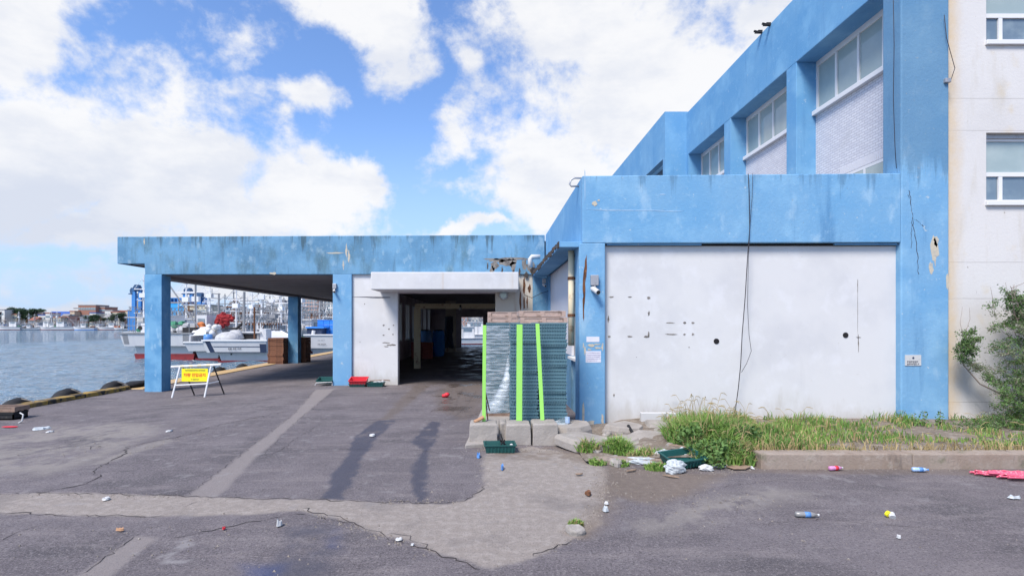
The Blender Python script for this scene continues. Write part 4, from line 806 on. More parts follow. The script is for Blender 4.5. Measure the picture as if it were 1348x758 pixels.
x,y,z = gp(586,523); m = MB(); m.tube([(x-.1,y,.05),(x+.08,y+.03,.07)],.05,8,.075); m.blob((x+.06,y+.03,.09),(.09,.08,.07),8,.2,2); tag(m.build('red_cup','red',None,(x,y,0),sm=True),'red and white crushed cup lying before the dark doorway','cup')
def bottle(px,py,L,r,ang,mat,capmat,label):
    x,y,z = gp(px,py); e = empty('plastic_bottle',(x,y,z),label,'bottle'); z += r+.005; c,s = math.cos(ang),math.sin(ang)
    prof = [(-.5,.55),(-.47,.95),(-.2,1),(-.15,.9),(-.1,1),(.15,1),(.28,.85),(.4,.4),(.46,.36)]; m = MB()
    m.loft([[(x+c*t*L-s*math.cos(k*math.pi/5)*r*q,y+s*t*L+c*math.cos(k*math.pi/5)*r*q,z+math.sin(k*math.pi/5)*r*q) for k in range(10)] for t,q in prof]); m.build('body',mat,e,sm=True)
    m = MB(); m.tube([(x+c*.45*L,y+s*.45*L,z),(x+c*.53*L,y+s*.53*L,z)],r*.45,8); m.build('cap',capmat,e)
    m = MB(); m.tube([(x-c*.1*L,y-s*.1*L,z),(x+c*.15*L,y+s*.15*L,z)],r*1.02,10); m.build('wrapper','blueplastic' if mat!='pinkish' else 'red',e,sm=True)
MAT['pinkish'] = M('pink_bottle',(.55,.25,.45),.3); MAT['clearblue'] = M('pale_blue_bottle',(.35,.5,.75),.2,spec=.6); MAT['clear']=M('dirty_clear_bottle',(.24,.235,.23),.3,[((.12,.11,.1),9,.5,.65,.7)],spec=.6)
bottle(1100,619,.24,.036,.15,'pinkish','whiteplastic','pink and white plastic bottle lying against the kerb')
bottle(1211,621,.24,.036,-.1,'clearblue','blueplastic','pale blue plastic bottle lying against the kerb')
bottle(1062,681,.27,.034,-.12,'clear','whiteplastic','crushed dirty clear bottle lying out on the right asphalt')
bottle(1041,616,.2,.036,.0,'whiteplastic','whiteplastic','white bottle lying at the kerb foot near its left end')
x,y,z = gp(1175,683); m = MB(); m.tube([(x,y,.02),(x+.02,y+.05,.05)],.036,10); e=empty('bottle_cap',(x,y,0),'yellow and white cup lid on the right asphalt','lid'); m.build('rim','whiteplastic',e); m=MB(); m.tube([(x-.02,y+.03,.045),(x-.03,y+.06,.055)],.036,10); m.build('yellow_top','yellow',e)
# pink net
m = MB(); x0,y0,_ = gp(1272,624); rd = random.Random(31)
for k in range(46):
    yy = y0-rd.random()*.42; xs_ = x0+rd.random()*.5+(y0-yy)*.8; L = rd.uniform(.5,1.6)
    m.tube([(xs_+L*t,yy-.08*t+rd.uniform(-.03,.03),.02+rd.random()*.05) for t in (0,.25,.5,.75,1)],.014,4)
tag(m.build('pink_net','pink',None,(x0+.6,y0-.2,0)),'pink and red net lying in a flat heap on the asphalt at right','net')
# crate with bags
x,y,z = gp(903,618); o = tray('fish_tray',(x+.02,y+.22,.06),.62,.45,.14,'tealdark','dark teal crate full of plastic rubbish at the foot of the tall weeds','tray',.25); o.rotation_euler=(R(10),R(-4),.25)
def bag(px,py,r,label,seed,mat='bag',name='plastic_bag'):
    x,y,z = gp(px,py); m = MB(); rr = np.random.default_rng(seed); q = 26
    m.blob((x,y+r[1]*.6,z+r[2]*.75),r,q,.0,seed); c = np.array((x,y+r[1]*.6,z+r[2]*.75)); NV=[]
    for p in m.v:
        d = (np.array(p)-c)/np.array(r); f = 1+.55*(vn(np.array([d[0]*2.1+seed]),np.array([d[1]*2.1+d[2]*2.7]))[0]-.5)+.5*abs(vn(np.array([d[0]*4.3+d[2]*3]),np.array([d[1]*4.3+seed]))[0]-.5)
        NV.append(tuple(c+d*np.array(r)*f))
    m.v = [(a,b,max(cc,z+.006)) for a,b,cc in NV]; o = m.build(name,mat,None,(x,y,z),sm=False); tag(o,label,'bag')
bag(890,624,(.15,.10,.11),'white plastic bag slumped at the left of the teal crate',3)
bag(847,611,(.30,.10,.06),'flat grey white bag lying between the grass tufts',5)
bag(877,607,(.2,.12,.10),'pale crumpled bag between the white bag and the teal crate',6); bag(899,608,(.18,.10,.12),'pale blue plastic film bulging out of the teal crate',8)
bag(852,600,(.08,.05,.05),'small crumpled white bag behind the grass tuft',9); bag(931,620,(.10,.06,.05),'small white foam lump right of the teal crate',10,'whiteplastic','foam_lump')
bag(948,615,(.2,.06,.03),'thin white wrapper under the tall weeds',11,'whiteplastic','wrapper'); bag(1300,588,(.15,.08,.06),'white bag in the weeds left of the shrub',13); bag(1333,590,(.2,.08,.07),'white bag under the shrub at the right border',14)
MAT['card'] = M('cardboard',(.30,.215,.155),.8,[((.16,.11,.08),9,.45,.65,.8)])
for px,py,w,d,rz,lab in ((974,618,.34,.22,.2,'flattened brown cardboard before the tall weeds'),(884,630,.2,.05,-.6,'orange brown wood piece under the white bag'),(893,606,.3,.06,-.7,'tan strip of card on top of the teal crate'),(833,622,.18,.05,.5,'small brown wood scrap by the grass tuft'),(763,627,.12,.05,.3,'dark wood scrap before the rubble')):
    x,y,z = gp(px,py); m = MB(); m.prism(patch_poly(0,0,w*.55,d*.6,5,.35,int(px)),.0,.02); o = m.build('card_scrap','card',None,None,bevel=.004); place(o,(x,y+.05,.24 if px==893 else .02),rz); tag(o,lab,'scrap')
x,y,z = gp(846,600); m = MB(); x0,_,z1 = at(842,542,12.2); x1,_,z0 = at(887,562,12.2); m.box(x0,x1,12.05,12.2,.0,z1); o = m.build('white_board','whiteplastic',None,((x0+x1)/2,12.1,0),bevel=.01); tag(o,'white rectangular board leaning against the white panel over the rubble','board')
# rubble slabs
rd = random.Random(77)
for i,(px,py,Y,rx,ry,th,tilt,lab) in enumerate([(768,592,10.2,.50,.42,.22,(2,3),'large cracked concrete slab right of the concrete blocks'),(752,572,11.2,.42,.5,.28,(0,-4),'concrete slab at the foot of the blue pillar'),(852,580,10.6,.55,.42,.13,(9,-5),'broad tilted concrete slab below the white board'),(885,578,11.0,.5,.4,.12,(8,6),'cracked concrete slab left of the tall weeds'),
      (822,572,11.5,.42,.35,.2,(6,2),'broken concrete piece under the left end of the white panel'),(815,586,10.5,.38,.3,.10,(4,-8),'small tilted concrete piece before the white panel'),(872,566,11.7,.5,.3,.2,(5,3),'concrete piece in front of the white board'),(908,570,11.4,.4,.3,.2,(5,-3),'half hidden concrete piece beside the tall weeds'),(757,702,0,.11,.09,.09,(5,9),'lump of broken concrete at the lower edge of the apron'),(800,596,9.9,.16,.12,.12,(8,5),'lump of concrete before the low kerb'),(783,600,9.7,.12,.1,.1,(3,12),'small lump of concrete at the apron border')]):
    if Y == 0: x,Y,z = gp(px,py); z = 0
    else: x,_,z = at(px,py,Y); z = max(.02,z-th+.07)
    m = MB(); poly = patch_poly(0,0,rx,ry,9,.22,i+40); n = 9
    m.loft([[(a,b,0) for a,b in poly],[(a*1.02,b*1.02,th*.6) for a,b in poly],[(a*.93,b*.93,th+rd.uniform(-.02,.02)) for a,b in poly]])
    o = m.build('broken_slab','concrete',bevel=.012); place(o,(x,Y,z-.01),rd.uniform(0,1)); o.rotation_euler=(R(tilt[0]),R(tilt[1]),rd.uniform(-.4,.4)); tag(o,lab,'rubble','broken concrete by the wall')
for i in range(22):
    x = rd.uniform(1.6,3.9); y = rd.uniform(9.3,12.0) if i < 16 else rd.uniform(8.9,9.3); s_ = rd.uniform(.06,.17); m = MB(); poly = patch_poly(0,0,s_,s_*.8,7,.3,i+90)
    m.loft([[(a,b,0) for a,b in poly],[(a*.95,b*.95,s_*.5) for a,b in poly],[(a*.75,b*.75,s_*.75) for a,b in poly]]); o = m.build('concrete_lump','concrete',bevel=.008); place(o,(x,y,.0 if y < 9.3 else .04),rd.uniform(0,6)); o.rotation_euler=(rd.uniform(-.3,.3),rd.uniform(-.3,.3),rd.uniform(0,6)); tag(o,'small loose lump of broken concrete in the rubble between crate stack and tall weeds','rubble','small rubble lumps')
m = MB(); m.box(1.65,2.66,9.25,12.3,-.1,.03); m.box(2.66,4.4,9.2,9.05,-.1,.05) if False else None
tag(m.build('rubble_bed','soil'),kind='structure')
pts = [at(827,560,11.3),at(835,573,11.0),at(845,582,10.6),at(850,586,10.4)]
m = MB(); m.tube(pts,.035,6); tag(m.build('black_hose','black',None,pts[0],sm=True),'bent black hose lying over the concrete slabs','hose')
x,y,z = at(747,560,11.2); m = MB(); m.tube([(x,y,.3),(x,y,.42)],.05,8); tag(m.build('small_jar','clearblue',None,(x,y,.3)),'small pale bottle standing in the dark gap by the pillar','bottle')
# ---------------------------------------------------------------- boats
def hull_sections(L,B,H,flare=.12,n=9,bow=1.0):
    rings = []
    for i in range(n):
        t = i/(n-1); w = B/2*(1-max(0,(t-.55)/.45)**2.2*.97); sheer = H+H*.45*max(0,(t-.4)/.6)**2; x = -L/2+L*t+bow*.0
        rings.append((x,w,sheer))
    return rings
def boat_proto(kind):
    """local: water at z=0, stern at -x, bow at +x"""
    rd = random.Random(100+kind); L,B,H = [(11,3.2,1.25),(9,2.8,1.05),(13,3.8,1.6),(10,3.0,1.2)][kind]
    root = empty('fishing_boat'); sec = hull_sections(L,B,H)
    m = MB(); m.loft([[(x+ (.5 if i==len(sec)-1 else 0),-w,s),(x,-w*.82,.25),(x,w*.82,.25),(x+(.5 if i==len(sec)-1 else 0),w,s)] for i,(x,w,s) in enumerate(sec)]); hull = m.build('hull','boatwhite',root)
    m = MB(); m.loft([[(x,-w*.825,.27),(x,-w*.6,-.5),(x,w*.6,-.5),(x,w*.825,.27)] for x,w,s in sec]); m.build('bottom_paint',['antifoul','navy','antifoul','bluetarp'][kind],root)
    m = MB()
    for sg in (-1,1): m.tube([(x,sg*(w+.02),s-.12) for x,w,s in sec],.06,5)
    m.build('rub_rail',['navy','black','navy','boatgrey'][kind],root)
    hx = [-1.5,-.8,-2.5,.3][kind]; hl = [2.6,2.0,3.6,2.2][kind]; hw = B*.33; hz = [2.0,1.7,2.6,1.8][kind]
    m = MB(); m.box(hx-hl/2,hx+hl/2,-hw,hw,H-.2,H+hz,.06); m.box(hx-hl/2-.3,hx+hl/2+.4,-hw-.15,hw+.15,H+hz,H+hz+.1); ho = m.build('wheelhouse','boatwhite',root)
    for k in range(3):
        yy = -hw+.15+k*(2*hw-.3)/3; m = MB(); m.box(hx+hl/2-.06,hx+hl/2+.01,yy+.05,yy+(2*hw-.3)/3-.05,H+hz-.9,H+hz-.25); m.build('window','glass_dark',ho)
    for sg in (-1,1):
        m = MB(); m.box(hx-hl*.3,hx+hl*.3,sg*(hw-.01)-.02,sg*(hw-.01)+.02,H+hz-.85,H+hz-.3); m.build('window','glass_dark',ho)
    mh = [6,5,8,5.5][kind]; mx = hx-hl/2-.4
    m = MB(); m.tube([(mx,0,H-.2),(mx,0,H+mh)],.13,6,.08); m.tube([(mx,-1.3,H+mh*.75),(mx,1.3,H+mh*.75)],.07,5); m.tube([(mx,-.8,H+mh*.55),(mx,.8,H+mh*.55)],.06,5); m.tube([(mx,-1.3,H+mh*.75),(mx,0,H+mh*.97)],.03,4); m.tube([(mx,1.3,H+mh*.75),(mx,0,H+mh*.97)],.03,4); m.box(mx-.4,mx+.4,-.4,.4,H+mh*.6,H+mh*.68); m.tube([(mx-.5,0,H+mh*.9),(mx+.6,0,H+mh*.9)],.04,5); m.build('mast',['boatgrey','rust','frame','boatgrey'][kind],root)
    m = MB(); m.tube([(L*.33,0,H),(L*.33,0,H+mh*.6)],.07,6,.04); m.tube([(L*.33,0,H+.6),(L*.1,0,H+mh*.5)],.05,5); m.build('fore_mast','boatwhite',root)
    m = MB()
    for sg in (-1,1):
        zz = H+hz+.9; m.tube([(-L*.42,sg*B*.42,zz),(L*.36,sg*B*.34,zz)],.035,5)
        for k in range(5): xx=-L*.42+L*.78*k/4; m.tube([(xx,sg*B*.4,H-.05),(xx,sg*B*.4,zz)],.035,5)
        if kind != 1:
            for k in range(11): xx=-L*.4+L*.74*k/10; m.blob((xx,sg*B*.39,zz-.22),(.1,.1,.14),6,0)
    m.build('light_rack',['boatgrey','steel','boatgrey','rust'][kind],root)
    m = MB()
    for k in range(6): m.blob((-L*.36+rd.uniform(-.6,1.0),rd.uniform(-B*.3,B*.3),H+.25),(rd.uniform(.3,.6),rd.uniform(.3,.6),rd.uniform(.25,.5)),8,.25,k)
    m.build('deck_gear',['orange','black','green','brownwood'][kind],root,sm=True)
    m = MB(); m.box(hx-hl/2-2.2,hx-hl/2-.4,-B*.4,B*.4,H+hz*.75,H+hz*.8); m.build('awning',['tarp','bluetarp','tarp','green'][kind],root)
    return root
PROTO = [boat_proto(k) for k in range(4)]; used = [False]*4
KIND = ['white boat with red bottom','small white boat with blue awning','large white boat with tall mast','white boat with green awning']
def put_boat(kind, x, y, rz, s, label, group):
    o = PROTO[kind] if not used[kind] else copy_tree(PROTO[kind]); used[kind] = True
    place(o,(x,y,WATER),rz,s); tag(o,label,'boat',group); return o
rd = random.Random(5)
# row along the far shore
xs_ = -300
for i in range(13):
    k = [0,3,2,1,0,2,3,0,1,2,0,3,2][i]; x = -302+i*11.6; px = PX+x/306*F
    put_boat(k,x,306+rd.uniform(-5,4),rd.choice((0.1,3.2,.0,3.05)),rd.uniform(.95,1.2),'%s on the distant shore, %s from left in front row' % (KIND[k],ORD[i]),'boats moored along the distant shore')
for i in range(12):
    k = rd.randrange(4); x = -300+i*12.4+rd.uniform(-3,3)
    put_boat(k,x,313+rd.uniform(-1,3),rd.uniform(0,6),rd.uniform(.95,1.25),'%s on the distant shore, %s from left in second row' % (KIND[k],ORD[i]),'boats moored along the distant shore')
for i in range(14):
    k = rd.randrange(4); x = -304+i*10.5+rd.uniform(-3,3)
    put_boat(k,x,321+rd.uniform(-1,3),rd.uniform(0,6),rd.uniform(1.0,1.35),'%s on the distant shore, %s from left in third row' % (KIND[k],ORD[i]),'boats moored along the distant shore')
# packed moorings seen through the colonnade
n = 0
for (Y,pxs,s) in [(74,(228,262,318,340,362,415),1.0),(92,(236,268,300,322,345,366,388,430),1.15),(112,(215,252,285,302,318,335,352,398,432),1.35),(138,(200,232,262,278,295,308,322,336,350,366,385,420),1.6)]:
    for j,px in enumerate(pxs):
        k = rd.randrange(4); x = (px-PX)/F*Y
        if Y > 100: x = x
        put_boat(k,x,Y+rd.uniform(-3,3),rd.choice((1.57,-1.57))+rd.uniform(-.25,.25),s*rd.uniform(.9,1.15)*(.7 if Y > 130 and px < 285 else 1),'%s, %s from left in the %s crowded harbour row' % (KIND[k],ORD[j],ORD[[74,92,112,138].index(Y)]),'boats packed in the inner harbour')
# seen through the far door of the hall
for i,(px,Y,k,rz) in enumerate([(626,98,0,.1),(611,112,2,3.1),(640,120,3,.1),(604,128,1,0),(622,136,2,3.0)]):
    put_boat(k,(px-PX)/F*Y,Y,rz,1.0,'%s seen through the far hall door, %s nearest' % (KIND[k],ORD[i]),'boats beyond the hall')
def stern_boat(name,label,xl,xr,zt,zr,xhl,xhr,y0,L,stripes,red,corner):
    e = empty(name,((xl+xr)/2,y0,WATER),label,'boat'); cx=(xl+xr)/2; m = MB(); sl = [(0,1,0),(.08,1.0,0),(.5,.97,.0),(.8,.7,.3),(1,.12,.8)]
    m.loft([[(cx+(xl-cx)*w,y0+L*t,zt+dz),(cx+(xl+.35-cx)*w,y0+.25+L*t,zr),(cx+(xr-.35-cx)*w,y0+.25+L*t,zr),(cx+(xr-cx)*w,y0+L*t,zt+dz)] for t,w,dz in sl]); rim = m.build('deck_overhang','boatwhite',e)
    m = MB(); m.loft([[(cx+(xhl-cx)*w,y0+.9+(L-1)*t,zr+.02),(cx+(xhl+.5-cx)*w,y0+1.0+(L-1)*t,WATER-.4),(cx+(xhr-.5-cx)*w,y0+1.0+(L-1)*t,WATER-.4),(cx+(xhr-cx)*w,y0+.9+(L-1)*t,zr+.02)] for t,w,dz in sl]); m.build('hull','boatwhite',e)
    m = MB(); zz = WATER+red; k_ = .03
    m.loft([[(cx+(xhl-k_-cx)*w,y0+.85+(L-1)*t,zz),(cx+(xhl+.2-cx)*w,y0+.88+(L-1)*t,WATER-.3),(cx+(xhr-.2-cx)*w,y0+.88+(L-1)*t,WATER-.3),(cx+(xhr+k_-cx)*w,y0+.85+(L-1)*t,zz)] for t,w,dz in sl]); m.build('bottom_paint','antifoul',e)
    m = MB(); m.box(xl-.05,xr+.05,y0-.08,y0+.12,zt-.06,zt+.08); m.tube([(cx+(xl-cx)*w,y0+L*t,zt+dz) for t,w,dz in sl],.08,5); m.tube([(cx+(xr-cx)*w,y0+L*t,zt+dz) for t,w,dz in sl],.08,5); m.build('gunwale','boatgrey' if corner else 'frame',e)
    h = zt-zr
    def face(u,v,d): return (u, y0+.25*(1-v)-d, zr+h*v)
    for (ua,ub,va,vb,sk,mt) in stripes:
        m = MB(); q = [(ua+sk,va),(ub+sk,va),(ub,vb),(ua,vb)]
        m.add([face(u,v,.02) for u,v in q]+[face(u,v,-.03) for u,v in q],[(0,1,2,3),(7,6,5,4),(0,4,5,1),(1,5,6,2),(2,6,7,3),(3,7,4,0)]); m.build('stripe',mt,rim)
    return e
# big boat behind the first column
Y = 57.5; sx = Y/F; xl,xr = (157-PX)*sx,(252-PX)*sx
A = stern_boat('fishing_boat','big white fishing boat with grey corners and red bottom behind the left quay column',xl,xr,1.27,-.1,(170-PX)*sx,(250-PX)*sx,Y,15,[(xl+.3,xl+.85,.15,.92,.1,'boatgrey'),(xr-.95,xr-.3,.15,.92,-.1,'boatgrey'),(xl+1.1,xr-1.2,.93,.99,0,'boatgrey')],.62,True)
m = MB(); x0,x1 = (177-PX)*sx,(191-PX)*sx; m.box(x0,x1,Y+1,Y+3,1.3,2.35); dh = m.build('deck_box','boatwhite',A,bevel=.04); m = MB(); xc = (184.5-PX)*(Y+1)/F; m.tube([(xc,Y+.96,1.85),(xc,Y+1.02,1.85)],.24,12); m.build('porthole','black',dh)
s4 = (Y+4)/F; m = MB(); m.box((192-PX)*s4,(217-PX)*s4,Y+4,Y+8,1.2,3.2); m.box((191-PX)*s4,(219-PX)*s4,Y+3.8,Y+8.2,3.2,3.3); wh = m.build('wheelhouse','boatwhite',A)
m = MB(); m.box((195-PX)*s4,(214-PX)*s4,Y+3.97,Y+4.02,2.3,2.9); m.build('window','glass_dark',wh)
m = MB(); m.tube([(-33.6,Y+3,1.3),(-33.6,Y+3,7.2)],.09,6); m.tube([(-36.5,Y+2.5,7.0),(-32.6,Y+2.2,1.6)],.08,6); m.build('mast','boatgrey',A)
m = MB(); m.box((230-PX)*sx,(248-PX)*sx,Y+1.5,Y+3,1.3,1.9); m.build('winch','black',A); m = MB(); rq = random.Random(41)
for k in range(16): p = at(rq.uniform(222,246),rq.uniform(429,438),Y+rq.uniform(2,5)); m.blob(p,(.5,.4,.4),7,.3,k)
m.build('rope_heap','tarp',A); m = MB()
for k in range(7): p = at(rq.uniform(224,244),rq.uniform(426,433),Y+rq.uniform(2,5)); m.blob(p,(.45,.4,.4),7,.3,k)
m.build('net_heap','green',A); m = MB()

for k in range(7): xx = xl+.3+(xr-xl-.6)*k/6; m.tube([(xx,Y+.1,1.3),(xx,Y+.1,2.1)],.03,5)
m.tube([(xl+.3,Y+.1,2.1),(xr-.3,Y+.1,2.1)],.03,5); m.build('rail','boatgrey',A)
# boat between
Y = 56.5; sx = Y/F; xl,xr = (242-PX)*sx,(284-PX)*sx
B_ = stern_boat('fishing_boat','white boat loaded with white buoys and red nets left of the navy striped boat',xl,xr,.35,-.6,(251-PX)*sx,(284-PX)*sx,Y,12,[],.18,False)
m = MB(); a = at(250,441,Y+1); b = at(255,432,Y+3); m.add([at(250,441,Y+1),at(271,440,Y+1),at(272,430,Y+3.5),at(257,431,Y+3.5)]+[tuple(Vector(v)+Vector((0,0,-.08))) for v in (at(250,441,Y+1),at(271,440,Y+1),at(272,430,Y+3.5),at(257,431,Y+3.5))],[(0,1,2,3),(7,6,5,4),(0,4,5,1),(1,5,6,2),(2,6,7,3),(3,7,4,0)]); m.build('white_panel','frame',B_)
m = MB()
for k in range(4):
    x = (252+k*6-PX)*sx; m.tube([(x,Y+1.5,.3),(x,Y+1.5,1.2)],.05,5)
m.build('stanchions','boatgrey',B_); m = MB()
s4 = (Y+4)/F; x0,x1 = (258-PX)*s4,(272-PX)*s4; m.box(x0,x1,Y+4,Y+6.5,.3,3.3); wh = m.build('wheelhouse','boatwhite',B_); m = MB(); m.box(x0+.2,x1-.2,Y+3.97,Y+4.03,2.2,2.9); m.build('window','glass_dark',wh)
m = MB(); x = (270-PX)*sx; m.loft([[(x+r*math.cos(a*math.pi/6),Y+.6+r*math.sin(a*math.pi/6),z) for a in range(12)] for z,r in ((.3,.42),(.8,.46),(1.2,.4))]); m.build('blue_drum','blueplastic',B_,sm=True)
m = MB(); rd = random.Random(12)
for k in range(26): p = at(rd.uniform(273,289),rd.uniform(430,441),Y+rd.uniform(1.5,4)); m.blob(p,(.34,.34,.34),8,.05,k)
m.build('buoys','whiteplastic',B_,sm=True)
m = MB(); 
for k in range(5): p = at(rd.uniform(262,272),rd.uniform(426,430),Y+4); m.blob(p,(.4,.35,.3),7,.2,k)
m.build('orange_gear','orange',B_,sm=True)
m = MB()
for k in range(34): p = at(rd.gauss(294,3.2),rd.gauss(421,3),Y+5.3); m.blob(p,(.34,.3,.34),7,.45,k)
m.build('net_pile','rednet',B_)
m = MB(); m.box(at(284,431,Y+6)[0],at(301,431,Y+6)[0],Y+6,Y+7,-.2,at(283,427,Y+6)[2]); m.build('net_hopper','boatgrey',B_)
m = MB(); p0=at(289,436,Y+4); m.tube([at(301,438,Y+3),at(312,432,Y+3),at(320,425,Y+3)],.16,6); m.tube([at(296,432,Y+3),at(318,432,Y+3)],.1,6); m.build('crane_arm','black',B_)
m = MB(); m.tube([at(288,440,Y+8),at(288,386,Y+8)],.11,6); m.tube([at(279,392,Y+8),at(290,393,Y+8)],.06,5); m.tube([at(279,386,Y+8),at(290,387,Y+8)],.06,5); m.tube([at(279,392,Y+8),at(279,380,Y+8)],.05,5); m.build('mast','boatgrey',B_)
# navy striped boat
Y = 54; sx = Y/F; xl,xr = (266-PX)*sx,(351-PX)*sx
C_ = stern_boat('fishing_boat','white boat with navy slanted corner stripes and grey tarpaulin nearest the quay',xl,xr,.62,-.62,(281-PX)*sx,(352-PX)*sx,Y,11,[(xl+.25,xl+.75,.02,.98,.45,'navy'),(xr-.75,xr-.12,.0,.72,.0,'navy'),(xl+.95,xr-.76,.46,.52,.2,'navy'),(xl+1.0,xr-.76,0,.05,.2,'navy')],.12,False)
m = MB(); m.blob(at(301,446,Y+1.6),(1.3,.9,.75),12,.15,3); m.blob(at(309,444,Y+2),(.9,.9,.8),12,.15,5); m.build('tarpaulin_cover','tarp',C_,sm=True)
a = at(312,438,Y+2.5); b = at(341,449,Y+2.5); m = MB(); m.box(a[0],b[0],Y+2.5,Y+5,.55,a[2]); wh = m.build('shelter','boatgrey',C_); m = MB(); m.box(a[0]+.15,b[0]-.25,Y+2.46,Y+2.52,.75,a[2]-.15); m.build('dark_opening','dark',wh); m = MB(); m.box(a[0]-.9,b[0]+.2,Y+2.3,Y+5.2,a[2],a[2]+.1); m.build('roof','boatwhite',wh)
m = MB(); m.box(b[0]+.0,b[0]+.7,Y+2.6,Y+4,.55,a[2]+.4); m.build('white_locker','boatwhite',C_)
m = MB(); m.tube([at(335,446,Y+1.5),at(335,404,Y+1.5)],.09,6); m.build('rusty_pole','rust',C_); m = MB(); m.tube([at(321,442,Y+3),at(321.5,384,Y+3)],.13,6); m.tube([at(316,396,Y+3),at(342,396,Y+3)],.05,5); m.build('mast','boatgrey',C_)
m = MB(); xx = at(299,470,Y)[0]; m.tube([(xx,Y+.85,-.75),(xx,Y+.85,-.9)],.07,6); m.build('exhaust_pipe','black',C_)
rows(C_,xl+2.6,xl+3.9,-.62,.62,Y+.12,[(.32,.16,0,1)],'ink',3)
# boat with blue roofed shelter right of the pallets
Y = 62; sx = Y/F; xl,xr = (400-PX)*sx,-15.3
D_ = stern_boat('fishing_boat','white boat with dark shelter under a blue roof moored beyond the brown pallets',xl,xr,1.0,-.55,(406-PX)*sx,-15.5,Y,12,[],.1,False)
a = at(404,432,Y+2); b = at(423,441,Y+2); m = MB(); m.box(a[0],b[0],Y+2,Y+5,.9,a[2]); wh = m.build('shelter',MAT['navy'],D_); m = MB(); m.box(a[0]-.1,b[0]+.35,Y+1.8,Y+5.2,a[2],a[2]+.18); m.build('roof','bluetarp',wh); m = MB(); m.tube([at(412,441,Y+1.6),at(413,435,Y+1.6)],.22,8); m.build('vent','boatwhite',D_)
rows(D_,at(418,455,Y)[0],at(428,455,Y)[0],-.55,1.0,Y+.1,[(.62,.1,0,1),(.3,.1,0,1)],'ink',3)
for k in range(3):
    for j in range(3):
        a = at(418+j*8,440-k*6.4,66); m = MB(); x,y,z = a; m.box(x,x+.72,66,67,z,z+.58); m.box(x-.02,x+.74,65.97,66.0,z+.5,z+.58); o = m.build('blue_tub',MAT['bluetarp'],None,(x+.36,66.5,z)); tag(o,'blue tub behind the blue roofed shelter, %s row up, %s from left' % (ORD[k],ORD[j]),'tub','blue tubs on the far boat')
# ---------------------------------------------------------------- distant buildings
winm = {}
def block_house(name,label,px0,px1,ytop,Y,wall,roof='flat',rmat='roofgrey',win=None,depth=12,cat='building',base=-.7):
    x0,x1 = (px0-PX)/F*Y,(px1-PX)/F*Y; z1 = EYE+(PY-ytop)/F*Y; e = empty(name,((x0+x1)/2,Y,base),label,cat)
    eave = z1 if roof == 'flat' else base+(z1-base)*.68
    m = MB(); m.box(x0,x1,Y,Y+depth,base,eave); wl = m.build('wall',wall,e)
    m = MB()
    if roof == 'flat': m.box(x0-.2,x1+.2,Y-.2,Y+depth+.2,eave,eave+.5)
    else: m.prism([(Y-.5,eave),(Y+depth/2,z1),(Y+depth+.5,eave)],x0-.4,x1+.4,'x')
    m.build('roof',rmat,e)
    if win:
        nx,nz,ww,wh = win; w0 = None
        for i in range(nx):
            for k in range(nz):
                xx = x0+(x1-x0)*(i+.5)/nx; zz = base+(eave-base)*(k+.55)/nz
                if w0 is None: m = MB(); m.box(-ww/2,ww/2,-.08,.05,-wh/2,wh/2); w0 = m.build('window','glass_dark'); o = w0
                else: o = w0.copy(); COL.objects.link(o)
                o.parent = e; o.location = Vector((xx,Y,zz))-Vector(e.location)
    return e
block_house('brick_building','wide red brick building on the distant shore left of the blue towers',103,126,402,345,'brickred',win=(7,3,1.4,1.6)); block_house('brick_building','lower right wing of brick building on the distant shore',126.5,138,404.5,348,'brickred',win=(4,3,1.4,1.6))
block_house('white_house','small white building left of the red brick building',97,103,406,350,'paleblock',win=(2,2,1.2,1.4))
block_house('warehouse','long blue roofed warehouse behind the distant boats',56,100,409.5,352,'paleblock','gable','roofblue',None,16)
HC = [('paleblock','roofgrey'),('beige','roofred'),('pinkblock','roofgrey'),('paleblock','roofred'),('greyblock','roofgrey'),('tan','roofred'),('paleblock','roofblue')]
spec = [(-10,6,408,'flat'),(14,22,414,'flat'),(46,56,412,'flat'),(60,66,412.5,'flat'),(78,86,413,'gable'),(92,98,410,'flat'),(118,126,412,'flat'),(138,148,409,'flat'),(158,168,409.5,'flat'),(-8,2,411,'flat'),(2,12,418,'gable'),(24,34,418,'flat'),(38,45,417,'gable'),(50,60,415,'flat'),(61,68,417,'gable'),(70,80,418,'flat'),(82,90,416,'flat'),(91,99,418,'gable'),(105,114,418,'flat'),(116,124,417,'gable'),(126,134,419,'flat'),(136,146,413,'gable'),(146,157,411,'flat'),(156,166,413,'gable'),(149,160,418,'flat'),(163,172,419,'flat')]
for i,(a,b,yt,rf) in enumerate(spec):
    wl,rm = HC[i % 7]; block_house('shore_house','%s house with %s roof on distant shore, %s from left' % ({'paleblock':'white','beige':'beige','pinkblock':'pinkish','greyblock':'grey','tan':'tan'}[wl],{'flat':'flat','gable':'pitched'}[rf],ORD[i]),a,b,yt,330+(i%3)*5,wl,rf,rm,(3,2,1,1.2),8)
block_house('factory_hall','blue factory hall at the foot of the twin blue towers',168,191,409,232,'plantblue',win=None)
block_house('factory_hall','bright blue clad hall seen right of the first quay column',221,242,399,225,'cyanwall'); block_house('factory_hall','long beige hall with row of small windows behind the boats',242.3,274,402,224,'beige',win=(9,2,.9,.9))
